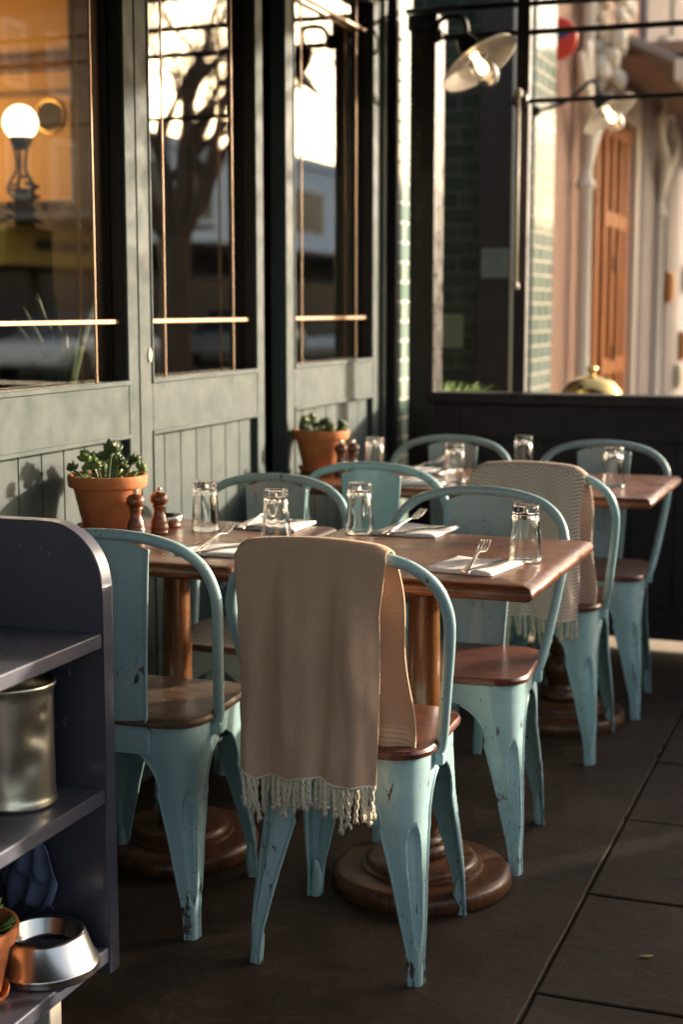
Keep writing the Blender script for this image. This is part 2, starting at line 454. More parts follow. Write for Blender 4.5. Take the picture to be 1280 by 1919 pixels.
piece('door_jamb', M['door'], 'moulded grey green jamb between last door leaf and teal tiled pilaster', 'door frame',
      [(-2.04, -1.93, 5.474, 5.70, 0, 2.54), (-1.9295, -1.876, 5.497, 5.512, 0, 2.54), (-1.9295, -1.868, 5.535, 5.565, 0, 2.54), (-1.9295, -1.885, 5.60, 5.625, 0, 2.54)])
piece('corner_strip', M['dark'], 'dark upright strip between the door jamb and the teal tiled pilaster', 'trim', [(-1.9285, -1.861, 5.665, 5.6995, 0, 2.54)])
piece('wall', M['door'], 'painted fascia wall above the folding doors', 'wall', [(-2.05, XW + .01, -3, 5.70, 2.545, 3.3), (-2.05, XW, -3, 1.838, 0, 2.544)])
m = MB().box(-2.41, XW + .004, 5.702, 5.88, 0, 3.3); tag(m.build('tiled_pilaster', M['tile'], bevel=.004), 'slim pilaster of glazed teal tiles beside the last door', 'pilaster')
# recess beyond
piece('tiled_wall', M['tiled'], 'shaded wall of shade-toned green tiles in the recess behind the divider', 'wall', [(-2.72, -1.99, 8.10, 8.3, -.1, 3.6)])
piece('recess_wall', M['dark'], 'dark back wall of the recessed shop entrance', 'wall', [(-2.72, -2.64, 5.72, 8.09, -.1, 3.6), (-2.639, -2.42, 5.72, 5.86, -.1, 3.6)])
piece('entrance_post', M['dark'], 'brown black boarded post beside the shaded green tiles', 'post', [(-2.165, -1.975, 8.02, 8.095, -.05, 3.6)])
piece('metal_strip', M['cream'], 'thin pale upright strip left of the dark divider post', 'trim', [(-1.974, -1.950, 8.0, 8.09, -.05, 3.6)])

# notices (small lettering is illegible bars)
def notice(x0, x1, z0, z1, y, label, colr):
    t = thing('notice', label, 'sign', ((x0 + x1) / 2, y, z0))
    w = (x1 - x0) / 2; h = z1 - z0
    MB().box(-w, w, 0, .006, 0, h).build('sheet', plain('notice paper', colr, .6, 0, .1, 20, 0), t)
    l = MB()
    for i in range(5):
        zz = h * (.82 - .16 * i); ww = w * rnd.uniform(.45, .8)
        l.box(-ww, ww, -.0015, -.0002, zz, zz + h * .06)
    l.build('print', plain('faded print', tuple(c * .55 for c in colr), .6, 0, .1, 20, 0), t)
notice(-2.138, -1.972 - .012, 1.466, 1.622, 8.008, 'pale blank notice sheet on the brown black post', (.16, .20, .19))
notice(-2.40, -2.262, 1.08, 1.265, 8.09, 'yellowed notice with faded print low on the shaded green tiles', (.22, .25, .16))

m = MB().box(-2.5, XW, 8.304, 8.585, -.1, 3.8).box(-1.988, XW, 8.09, 8.303, -.1, 3.8)
tag(m.build('tiled_pillar', M['tile'], bevel=.006), 'sunlit pillar of glazed teal and cream tiles behind the divider', 'pillar')
XM = -2.02
piece('rendered_wall', M['mauve'], 'sunlit mauve rendered wall past the tiled pillar', 'wall', [(-3, XM, 8.59, 10.3, -.1, 5), (-3, XM, 10.3, 12.3, 3.02, 5), (-3, XM, 12.3, 13.3, -.1, 5)])

# white ornamental frame posts with curved brackets
def bracket_post(y, x, label, w=.09, h=3.6):
    t = thing('ornate_post', label, 'post', (x, y, -.05), 0, 'cream ornate posts along the next shop front')
    MB().lathe([(w * .9, 0), (w * .9, .3), (w * .55, .36), (w * .5, 2.1), (w * .75, 2.14), (w * .5, 2.2), (w * .45, h - .3), (w * .8, h - .2), (w * .8, h)], 20).build('shaft', M['cream'], t, True)
    for s in (1, -1):
        a = MB()
        a.tube([(0, 0, 2.2), (.03, s * .06, 2.42), (.06, s * .2, 2.6), (.06, s * .42, 2.72), (.05, s * .5, 2.9)], [.035, .04, .045, .035, .02], 10, True, 6)
        a.tube([(0, s * .03, 2.75), (.03, s * .12, 2.95), (.05, s * .28, 2.98), (.05, s * .3, 2.84), (.05, s * .2, 2.8)], [.02, .025, .025, .02, .015], 8, True, 6)
        a.build('bracket', M['cream'], t, 'all')
    return t
bracket_post(9.82, -1.93, 'cream ornate post left of the orange timber door')
bracket_post(13.05, -1.93, 'cream ornate post right of the grey stone pillar, farthest along')
# orange door
t = thing('panelled_door', 'tall orange varnished double door in the sunlit shop front', 'door', (-2.06, 11.70, -.05))
f = MB()
for a, b in ((-.95, -.83), (-.62, -.50), (-.30, -.19), (.02, .13), (.28, .40), (.58, .70)): f.box(-.03, .03, a, b, 0, 2.72)
for z0 in (0, .85, 1.95, 2.62): f.box(-.03, .024, -.62, .70, z0, z0 + .12)
f.build('frame', M['orange'], t, bevel=.01)
MB().box(-.02, -.005, -.95, .70, 0, 2.7).build('panel', wood('deep orange panel', (.09, .03, .008), (.2, .07, .015), 'Z', .35, .3, .5), t)
h = MB().box(.03, .05, -.22, -.19, 1.62, 1.74).box(.03, .05, -.22, -.19, .95, 1.07); h.build('hinge', M['black'], t)
piece('door_surround', M['cream'], 'cream moulded surround of the orange door', 'door frame', [(-2.1, -1.98, 12.20, 12.34, -.05, 2.95), (-2.1, -1.98, 10.2, 12.19, 2.72, 2.95)], .02)
piece('dark_reveal', M['dark'], 'dark reveal behind the orange door', 'wall', [(-2.9, -2.12, 10.31, 12.29, -.05, 3.0)])
piece('stone_pillar', M['greywall'], 'weathered grey stone pillar right of the orange door', 'pillar', [(-2.3, -1.96, 12.36, 13.6, -.05, 4.0)], .02)
# carved cornice / sloping awning above the door
t = thing('shop_awning', 'weathered sloping awning over the orange door', 'awning', (-2.0, 11.2, 2.62))
a = MB(); a.poly_prism([(-.02, .62), (.62, .30), (.60, .26), (-.02, .56)], 'y', -.95, 1.1); a.build('canopy', M['greywall'], t, bevel=.01)
MB().box(.56, .66, -.97, 1.12, .16, .30).build('valance', M['cream'], t, bevel=.01)
t = thing('carved_corbel', 'cream carved scroll corbel beside the red roundel sign', 'ornament', (-1.95, 10.0, 2.75))
a = MB()
for i in range(60):
    c = Vector((.02 + .09 * (1 + math.sin(i * 1.7)), -.1 + .007 * i * .9, .05 + (i * .37) % .68))
    r = rnd.uniform(.035, .06); a.ell(c, [Vector((r, 0, 0)), Vector((0, r, 0)), Vector((0, 0, r * rnd.uniform(.8, 1.5)))], 10, 7)
a.build('scrollwork', M['cream'], t, 'all')
piece('shop_canopy', M['mauve'], 'shaded canopy soffit over the pavement past the orange door', 'canopy', [(-2.0, -.9, 10.7, 22, 3.03, 3.12), (-.98, -.9, 10.7, 22, 2.95, 3.029)], .01)
# red roundel sign, projecting
t = thing('roundel_sign', 'round red sign with a blue oval band, partly behind the tiled pillar', 'sign', (-1.945, 8.95, 2.87))
mt = Matrix.Rotation(R(90), 3, 'X')
MB().lathe([(.115, -.02), (.122, -.01), (.122, .01), (.115, .02)], 40, (0, 0, 0), mt).build('disc', plain('red enamel', (.60, .035, .02), .35), t, True)
mb2 = MB().lathe([(.080, .0202), (.080, .024)], 40, (0, 0, .03), mt @ Matrix.Diagonal((1, .4, 1)))
mb2.build('band', plain('blue enamel', (.02, .04, .22), .35), t)
MB().box(-.24, -.14, -.012, .012, -.012, .012).build('bracket', M['black'], t)
# far end of street in sun
piece('far_shop_front', M['greywall'], 'sunlit far shop front at the right edge of the view', 'building', [(-4, -1.96, 13.8, 30, -.1, 5.5)], .02)
for i in range(26):
    y = rnd.uniform(13.7, 22); z = rnd.uniform(.2, 2.6); s_ = rnd.uniform(.06, .16)
    colr = rnd.choice([(.7, .68, .65), (.5, .2, .05), (.6, .55, .4), (.25, .25, .3), (.75, .72, .7)])
    mm = MB().box(0, .05, -s_, s_, -s_, s_).box(.051, .06, -s_ * .8, s_ * .8, -s_ * .8, s_ * .8)
    o = mm.build('display_board', plain('board', colr, .4), bevel=.01); o.location = (-1.95, y, z)
    tag(o, 'small blurred display board on the far sunlit shop front', 'board', 'display boards on the far shop front')

# ------------------------------------------------------------------ divider
t = thing('divider_screen', 'charcoal boarded divider screen with a capped top behind the farther table', 'partition', (-1.7, YD, 0))
x0, x1 = -.02, 3.1
pm = MB(); n = 17; bw = (x1 - .12 - (x0 + .12)) / n
for i in range(n): pm.box(x0 + .12 + i * bw + .0015, x0 + .12 + (i + 1) * bw - .0015, .018, .04, .16, .80)
pm.box(x0 + .12, x1 - .12, .0405, .05, .16, .80)
pm.build('boarded_panel', M['dark'], t, bevel=.003)
f = MB().box(x0, x0 + .12, 0, .06, .037, .925).box(x1 - .12, x1, 0, .06, .037, .925).box(x0 + .12, x1 - .12, .0006, .0594, .80, .925).box(x0 + .12, x1 - .12, .0006, .0594, .037, .16)
f.build('frame', M['dark'], t, bevel=.003)
f = MB().box(x0 + .1, x1 - .1, .008, .018, .79, .81); f.build('bead', M['dark'], t, bevel=.002)
MB().box(x0 - .005, x1 + .01, -.028, .09, .93, .972).build('cap_rail', M['dark'], t, bevel=.006)
for q in (0, 1.5, 3.0): MB().box(q, q + .06, 0, .06, 0, .0365).build('foot', M['black'], t)

t = thing('awning_frame', 'black and charcoal post frame with three rails rising above the divider', 'frame', (-1.76, YD, 0))
MB().box(-.052, .052, -.002, .125, .0, 2.36).box(-.06, .06, -.01, .13, 2.36, 2.42).build('post', paint('frame paint', (.012, .009, .008), .2, .3, None, .3, 5, .2, .2), t, bevel=.004)
MB().box(.368, .418, .01, .06, .975, 3.0).build('post', M['dark'], t, bevel=.003)
for z, xa in ((2.44, -.08), (2.335, 0), (2.08, .35)):
    MB().tube([(xa, .035, z), (3.2, .035, z - .012)], .011 if z > 2.1 else .009, 10).build('rail', M['black'], t, 'all')
MB().lathe([(.02, -.03), (.03, -.015), (.03, .015), (.02, .03)], 16, (.39, .0, 2.08)).build('collar', M['black'], t, 'all')
MB().box(3.0, 3.08, 0, .08, 0, 2.9).build('post', M['dark'], t, bevel=.004)
t = thing('shade_screen', 'unseen low boarded screen added on the kerb side to shade the terrace floor', 'partition', (1.36, 2.0, 0))  # added out of view to keep low sun off the floor
pm = MB()
for i in range(46): pm.box(-.02, .02, -4.0 + i * .165 + .0015, -4.0 + (i + 1) * .165 - .0015, .02, .95)
pm.build('boarded_panel', M['dark'], t, bevel=.003)
MB().box(-.05, .05, -4.02, 3.66, .951, .985).build('cap_rail', M['dark'], t, bevel=.005)
# winding rod hung on the post
t = thing('winding_rod', 'pale awning winding rod hanging on the dark divider post', 'rod', (-1.372, YD - .035, 1.38))
MB().tube([(0, 0, .02), (0, 0, .70)], .0085, 10).build('shaft', M['cream'], t, 'all')
MB().lathe([(.006, 0), (.016, .008), (.014, .022), (.006, .03)], 14, (0, 0, -.01)).build('knob', M['cream'], t, 'all')
MB().lathe([(.006, 0), (.016, .01), (.016, .03), (.006, .04)], 14, (0, 0, .70)).build('knob', M['cream'], t, 'all')
# lower shade from roof
piece('verandah_roof', M['roof'], 'boarded verandah roof over the dining terrace', 'roof', [(-2.04, 1.55, -3, 6.15, 2.64, 2.72)])

# ------------------------------------------------------------------ outdoor lamps
def lamp(label, loc, neck, axis, glow):
    t = thing('gooseneck_lamp', label, 'lamp', loc, 0, 'gooseneck lamps with white shades')
    ax = Vector(axis).normalized(); rot = ax.to_track_quat('Z', 'Y').to_matrix()
    O = Vector((0, 0, 0))
    MB().tube(neck, .010, 10, True, 8).build('arm', M['black'], t, 'all')
    p0 = Vector(neck[0]); MB().lathe([(.028, -.008), (.03, 0), (.02, .012)], 18, p0, Matrix.Rotation(R(90), 3, 'X')).build('mounting_plate', M['black'], t, 'all')
    MB().lathe([(.012, -.10), (.03, -.095), (.042, -.06), (.046, -.03), (.046, -.005)], 24, O, rot).build('lamp_cap', M['black'], t, True)
    MB().lathe([(.045, -.012), (.06, -.008), (.10, .008), (.158, .026), (.162, .031), (.158, .031), (.10, .014), (.06, -.002), (.045, -.004)], 48, O, rot, cap=False).build('shade', M['white'], t, 'all')
    MB().lathe([(.045, .0), (.047, .03), (.046, .075), (.040, .105), (.025, .125), (.002, .132)], 28, O, rot, cap=False).build('glass_jar', M['glass'], t, 'all', solid=.003)
    MB().lathe([(.012, .0), (.014, .02), (.022, .045), (.020, .065), (.008, .078), (.001, .08)], 18, O, rot).build('bulb', emit('lamp bulb', (1, .62, .28), glow), t, 'all')
    cm = MB()
    return t
lamp('white disc shade gooseneck lamp on the charcoal post, nearer of the pair', (-1.545, YD - .02, 2.245), [(-.158, .00, .09), (-.13, -.03, .14), (-.05, -.02, .145), (-.035, .0, .10), (-.05, .01, .07)], (.56, -.12, -.80), 3)
lamp('white disc shade gooseneck lamp on the sunlit tiled pillar, farther of the pair', (-1.47, 8.0, 2.33), [(-.40, .09, .02), (-.33, .02, .02), (-.2, .0, .06), (-.08, .0, .15), (-.04, .0, .10), (-.055, .01, .075)], (.56, -.12, -.80), 3)

# brass cloche on stand, grass planter
t = thing('brass_dome', 'polished brass dome with a knob finial just above the divider cap', 'cloche', (-1.279, 6.75, .83))
MB().lathe([(.15, 0), (.152, .01), (.148, .05), (.132, .10), (.10, .138), (.055, .160), (.015, .167), (.012, .175), (.022, .185), (.024, .20), (.014, .212), (.001, .215)], 40).build('dome', M['brass'], t, 'all')
t = thing('side_stand', 'dark side stand behind the divider carrying the brass dome', 'stand', (-1.279, 6.75, 0))
MB().lathe([(.2, 0), (.2, .03), (.03, .05), (.03, .78), (.17, .80), (.17, .828)], 24).build('pedestal', M['dark'], t, True)
MB().lathe([(.165, .8285), (.165, .8295)], 24).build('top', M['dark'], t, True)
t = thing('grass_planter', 'small green tufted plant peeping over the divider beside the charcoal post', 'plant', (-1.72, 6.0, .70))
MB().box(-.15, .15, -.06, .06, 0, .2).build('planter', M['dark'], t, bevel=.004)
g = MB()
for i in range(120):
    a = rnd.uniform(0, 6.28); b = Vector((rnd.uniform(-.12, .1), rnd.uniform(-.04, .04), .19)); L = rnd.uniform(.05, .12)
    dx = Vector((math.cos(a) * .5, math.sin(a) * .5, 1)).normalized()
    g.tube([b, b + dx * L * .5, b + dx * L + Vector((math.cos(a), math.sin(a), 0)) * L * .35], [.0035, .0045, .0008], 5, True)
g.build('leaves', M['grass'], t, 'all')
t2 = thing('plant_stand', 'low stand behind the divider under the green tufted plant', 'stand', (-1.70, 6.0, 0))
MB().box(-.16, .16, -.08, .08, .68, .718).build('top', M['dark'], t2, bevel=.004)
for sx in (-.13, .13):
    for sy in (-.06, .06): MB().box(sx - .015, sx + .015, sy - .015, sy + .015, 0, .68).build('leg', M['dark'], t2, bevel=.003)

# ------------------------------------------------------------------ interior behind the glass
ochre = NT('ochre plaster'); ochre.set(Base_Color=ochre.mix(ochre.noise(ochre.coord(), 2.5, 5), (.34, .17, .045), (.50, .28, .085)), Roughness=.6); ochre = ochre.m
dk = plain('dark interior', (.025, .018, .014), .7)
piece('interior_wall', ochre, 'ochre plaster wall inside the restaurant seen through the first door glass', 'wall', [(-9.0, -3.86, 7.0, 7.1, 1.86, 3.1)])
piece('wainscot', M['dark'], 'dark wainscot below the ochre interior wall', 'wall', [(-9.0, -3.86, 6.98, 7.1, 0, 1.855)])
piece('interior_beam', wood('interior timber', (.10, .04, .012), (.2, .09, .03), 'X'), 'brown timber picture rail across the ochre interior wall', 'beam', [(-9, -3.86, 6.93, 6.999, 2.52, 2.60), (-9, -3.86, 6.95, 6.999, 2.40, 2.42)])
piece('interior_pillar', M['dark'], 'dark pillar inside the restaurant at the end of the ochre wall', 'pillar', [(-3.92, -3.76, 6.7, 6.92, 0, 3.1)])
piece('interior_shell', dk, 'dark inner walls and ceiling of the restaurant', 'wall', [(-9.1, -9.0, -3, 7.1, 0, 3.2), (-3.855, -2.73, 7.0, 7.1, 0, 3.1), (-9, -2.06, -3, 7.1, 3.11, 3.2), (-9, -2.06, -3.1, -3.0, 0, 3.1), (-2.80, -2.73, 5.60, 7.0, 0, 3.1), (-2.72, -2.05, 5.65, 5.70, 0, 3.1)], 0)
struct(MB().box(-9, -2.03, -3, 7, -.01, -.004).build('interior_floor', dk))
t = thing('wall_vent', 'round dark vent ringed in brass on the ochre interior wall', 'vent', (-4.21, 6.995, 2.295))
MB().lathe([(.070, .0), (.074, .018)], 32, (0, 0, 0), Matrix.Rotation(R(90), 3, 'X')).build('grille', dk, t)
MB().lathe([(.075, .0), (.078, .012), (.086, .012), (.09, .0)], 32, (0, 0, 0), Matrix.Rotation(R(90), 3, 'X'), cap=False).build('ring', M['brass'], t, 'all')
t = thing('globe_lamp', 'glowing cream globe lamp with dark bracket inside the first door', 'lamp', (-3.485, 5.55, 0))
MB().lathe([(.001, 2.07 - .074)] + [(.074 * math.sin(R(a)), 2.07 - .074 * math.cos(R(a))) for a in range(10, 180, 10)] + [(.001, 2.07 + .074)], 32, cap=False).build('globe', emit('lit opal glass', (1, .80, .50), 2.2), t, 'all')
MB().lathe([(.03, 1.96), (.045, 1.99), (.05, 2.01), (.03, 2.015)], 20).build('collar', M['brass'], t, True)
a = MB()
for k in range(5):
    an = k * 1.256; a.tube([(.03 * math.cos(an), .03 * math.sin(an), 1.97), (.02 * math.cos(an), .02 * math.sin(an), 1.88), (.06 * math.cos(an), .06 * math.sin(an), 1.80), (.02 * math.cos(an), .02 * math.sin(an), 1.74)], .006, 8, True, 4)
a.lathe([(.12, 0), (.12, 1.60), (.13, 1.62), (.05, 1.64), (.04, 1.76), (.03, 1.8)], 18)
for i in range(70):
    an = rnd.uniform(0, 6.28); rd = rnd.uniform(.01, .10); c = Vector((rd * math.cos(an), rd * math.sin(an), rnd.uniform(1.62, 1.86) - rd * .8))
    q = rnd.uniform(.010, .026); a.ell(c, [Vector((q, 0, 0)), Vector((0, q, 0)), Vector((0, 0, q * .5))], 6, 4)
a.build('stand', dk, t, 'all')
pl = bpy.data.lights.new('warm_room_light', 'POINT'); pl.energy = 30; pl.color = (1, .62, .25); pl.shadow_soft_size = .25
po = bpy.data.objects.new('warm_room_light', pl); COL.objects.link(po); po.location = (-4.9, 6.1, 2.2)

def agave(loc, n, h, label):
    t = thing('agave_plant', label, 'plant', loc, 0, 'plants inside the door glass')
    MB().lathe([(.06, 0), (.08, .14), (.085, .16), (.07, .16)], 24).build('pot', M['dark'], t, True)
    g = MB()
    for i in range(n):
        a = i * 2.4; L = h * rnd.uniform(.6, 1); o = rnd.uniform(.15, .5)
        dxy = Vector((math.cos(a), math.sin(a), 0))
        g.tube([Vector((0, 0, .15)) + dxy * .01, Vector((0, 0, .15 + L * .5)) + dxy * L * o * .4, Vector((0, 0, .15 + L)) + dxy * L * o], [.014, .018, .002], 6, True, 5)
    g.build('leaves', M['agave'], t, 'all')
    s = thing('window_stool', 'dark stool carrying a plant inside the glass', 'stool', (loc[0], loc[1], 0), 0, 'dark stools inside the door glass')
    MB().box(-.1, .1, -.1, .1, loc[2] - .04, loc[2] - .002).build('top', M['dark'], s)
    for q in (-.08, .08):
        for w in (-.08, .08): MB().box(q - .012, q + .012, w - .012, w + .012, 0, loc[2] - .0405).build('leg', M['dark'], s)
agave((-2.12, 3.55, .86), 16, .34, 'spiky pale green plant low behind the first door glass')
agave((-2.12, 3.05, .86), 9, .26, 'sparser spiky plant low at the left edge of the first door glass')

# ------------------------------------------------------------------ street reflected in the glass
def bare_tree(loc, seed, label, s=1.0):
    t = thing('street_tree', label, 'tree', loc, 0, 'bare street trees reflected in the door glass')
    r = random.Random(seed); tr = MB(); br = MB()
    tr.tube([(0, 0, -.1), (.02, 0, .6), (0, 0, 1.5), (0, 0, 2.1)], [.26, .20, .165, .20], 14, True, 5)
    tr.build('trunk', M['bark'], t, 'all')
    def grow(p, dv, L, rad, depth):
        pts = [p]; rr = [rad]; q = p; dd = dv
        for k in range(4):
            dd = (dd + Vector((r.gauss(0, .17), r.gauss(0, .17), r.gauss(.05, .10)))).normalized()
            q = q + dd * L / 4; pts.append(q); rr.append(rad * (1 - .11 * (k + 1)))
        br.tube(pts, rr, 9 if depth < 2 else 5, True, 3 if depth < 2 else 0)
        if depth >= 6: return
        for k in range(3 if depth < 4 else 2):
            nd = (dd + Vector((r.uniform(-1, 1), r.uniform(-1, 1), r.uniform(-.35, .6))) * .75).normalized()
            st = pts[r.choice((2, 3, 4, 4))]
            grow(st, nd, L * r.uniform(.55, .8), rad * .52, depth + 1)
    for a, o in ((.3, .55), (1.9, .35), (2.9, .75), (4.3, .5), (5.4, .7)):
        grow(Vector((0, 0, 1.95)), Vector((math.cos(a) * o, math.sin(a) * o, 1)).normalized(), 1.5, .105, 0)
    o = br.build('crown', M['bark'], t, 'all', recalc=False)
    t.scale = (s, s, s)
    return t
M['bark'] = plain('bark', (.10, .075, .055), .9, 0, .3, 8, .6)
bare_tree((3.75, 15.2, 0), 11, 'bare pollarded street tree mirrored in the second door glass')
bare_tree((3.55, 27, 0), 5, 'bare street tree mirrored farther down the street', .95)

def bldg(y0, y1, x, h, mat, label, fascia, fmat, shop_h=2.3, rows=1, winmat=None):
    t = thing('shop_building', label, 'building', (x, (y0 + y1) / 2, -.02), 0, 'shops across the road')
    w = (y1 - y0) / 2
    MB().box(0, 2.4, -w + .01, w - .01, shop_h, h).box(.8, 2.4, -w + .01, w - .01, 0, shop_h).build('wall', mat, t, bevel=.02)
    MB().box(-.12, 0, -w + .01, w - .01, h - .25, h + .05).build('cornice', mat, t, bevel=.03)
    MB().box(-.10, 0, -w + .05, w - .05, shop_h - .1, shop_h + fascia).build('fascia', fmat, t, bevel=.01)
    k = MB().box(-.115, -.101, -w * .45, w * .35, shop_h + fascia * .3, shop_h + fascia * .62); k.build('sign_band', M['dark'], t)
    MB().box(-2.4, 0, -w + .02, w - .02, shop_h + fascia + .05, shop_h + fascia + .15).build('awning', M['greywall'], t, bevel=.01)
    for i in range(3):
        yy = -w + (i + .5) * 2 * w / 3
        for r_ in range(rows):
            z = shop_h + 1.3 + r_ * 2.2
            if z + 1.4 > h: continue
            q = MB().box(-.03, 0, yy - w * .17, yy + w * .17, z, z + 1.3).build('window', winmat or M['cream'], t)
            MB().box(-.034, -.031, yy - w * .14, yy + w * .14, z + .06, z + 1.24).build('pane', M['winpane'], q)
    for i in range(2):
        yy = -w + (i + .5) * w
        MB().box(.75, .8, yy - w * .4, yy + w * .4, .4, shop_h - .2).build('shop_window', M['winpane'], t)
    return t
M['winpane'] = plain('far window', (.05, .055, .07), .15, 0, .2, 2, 0)
M['palebrick'] = plain('pale blue render', (.82, .85, .90), .8, 0, .06, 1, .1)
M['brownbrick'] = plain('brown brick', (.13, .085, .06), .8, 0, .2, 3, .3)
M['yellow'] = plain('yellow fascia', (.60, .40, .06), .5, 0, .1, 3, .1)
bldg(-12, 4, 13.3, 4.2, M['brownbrick'], 'low brown brick shop across the road, left of the tall one', .5, M['brownbrick'], rows=1)
bldg(26.2, 31.6, 13.3, 9.8, M['brownbrick'], 'tall brown building with a yellow shop fascia mirrored in the first door glass', .75, M['yellow'], rows=2)
bldg(31.6, 40, 13.3, 5.5, M['palebrick'], 'low pale blue building mirrored behind the bare tree', .4, M['dark'])
bldg(40, 60, 13.3, 5.8, plain('blue painted wall', (.72, .80, .92), .8, 0, .06, 1, .1), 'long blue painted building mirrored in the third door glass', .4, M['dark'], rows=1)
bldg(60, 90, 13.3, 5.5, M['greywall'], 'grey building far down the opposite side of the street', .4, M['dark'])
# a parked car on the far side, only mirrored
def car(loc, colr, label):
    t = thing('parked_car', label, 'car', loc, 0, 'cars parked across the road')
    body = MB(); sec = []
    prof = [(-2.1, .35, .62), (-2.0, .3, .78), (-1.2, .28, .88), (-.3, .28, .92), (1.3, .28, .92), (2.0, .3, .85), (2.1, .38, .70)]
    rows = [[(-.80, y, z0), (-.86, y, (z0 + z1) / 2), (-.80, y, z1), (.80, y, z1), (.86, y, (z0 + z1) / 2), (.80, y, z0)] for y, z0, z1 in prof]
    body.grid(rows, True); n = 6; b = 0; body.f.append(tuple(range(6))); e = (len(rows) - 1) * 6; body.f.append(tuple(e + i for i in reversed(range(6))))
    body.build('body', plain('car paint', colr, .2, .2, .03, 3, 0), t, bevel=.05, seg=3)
    cb = MB(); cb.grid([[(-.78, y, .88), (-.62, y2, z), (.62, y2, z), (.78, y, .88)] for y, y2, z in ((-1.25, -.75, 1.38), (1.75, 1.2, 1.40))])
    cb.v[:] = cb.v; cb.f.append((0, 1, 2, 3)); cb.f.append((7, 6, 5, 4)); cb.build('cabin', M['winpane'], t, bevel=.05, seg=3)
    for sx in (-.82, .82):
        for sy in (-1.3, 1.35):
            MB().lathe([(.20, -.09), (.32, -.09), (.33, 0), (.32, .09), (.2, .09)], 24, (sx, sy, .33), Matrix.Rotation(R(90), 3, 'Y')).build('wheel', M['black'], t, True)
    for sx in (-.6, .6): MB().ell((sx, -2.06, .62), [Vector((.14, 0, 0)), Vector((0, .06, 0)), Vector((0, 0, .07))], 12, 8).build('headlight', M['white'], t, 'all')
car((11.7, 26.6, -.14), (.75, .74, .72), 'white car parked across the road under the yellow fascia')
car((11.7, 35.0, -.14), (.35, .36, .38), 'silver car parked across the road by the pale blue building')

# ------------------------------------------------------------------ chairs
def interp(tab, z):
    for (z0, *a), (z1, *b) in zip(tab, tab[1:]):
        if z0 >= z >= z1:
            t = (z0 - z) / (z0 - z1)
            return [p + (q - p) * t for p, q in zip(a, b)]
    return list(tab[-1][1:])
# z : cx, cy (corner centre), rc (corner radius), w (half width of the leg along the skirt)
TAB = [(.440, .092, .092, .074, 9), (.395, .094, .094, .072, 9), (.34, .108, .108, .058, .080), (.28, .123, .125, .043, .063), (.20, .140, .147, .031, .047), (.12, .1545, .1655, .0215, .034), (.075, .1605, .1735, .0165, .0245), (.045, .1635, .177, .0140, .0215), (.0, .166, .180, .0135, .0210)]
def skirt_pt(s, z, ex=0):
    cx, cy, rc, _ = interp(TAB, z); rc2 = rc + ex
    L = rc * math.pi / 4
    if abs(s) <= L:
        th = math.pi / 4 + s / rc; return Vector((cx + rc2 * math.cos(th), cy + rc2 * math.sin(th), z)), th
    if s > L: return Vector((cx - (s - L), cy + rc2, z)), math.pi / 2
    return Vector((cx + rc2, cy - (-s - L), z)), 0.0
def legw(z):
    cx, cy, rc, _ = interp(TAB, z); full = rc * math.pi / 4 + cx
    if z >= .395: return full
    w = interp(TAB, z)[3]
    if z > .30:
        t = (.395 - z) / .095
        ws = .064 + (full - .064) * (1 - math.sqrt(max(0, 1 - (1 - t) ** 2)))  # quarter-ellipse arch
        return ws
    return w
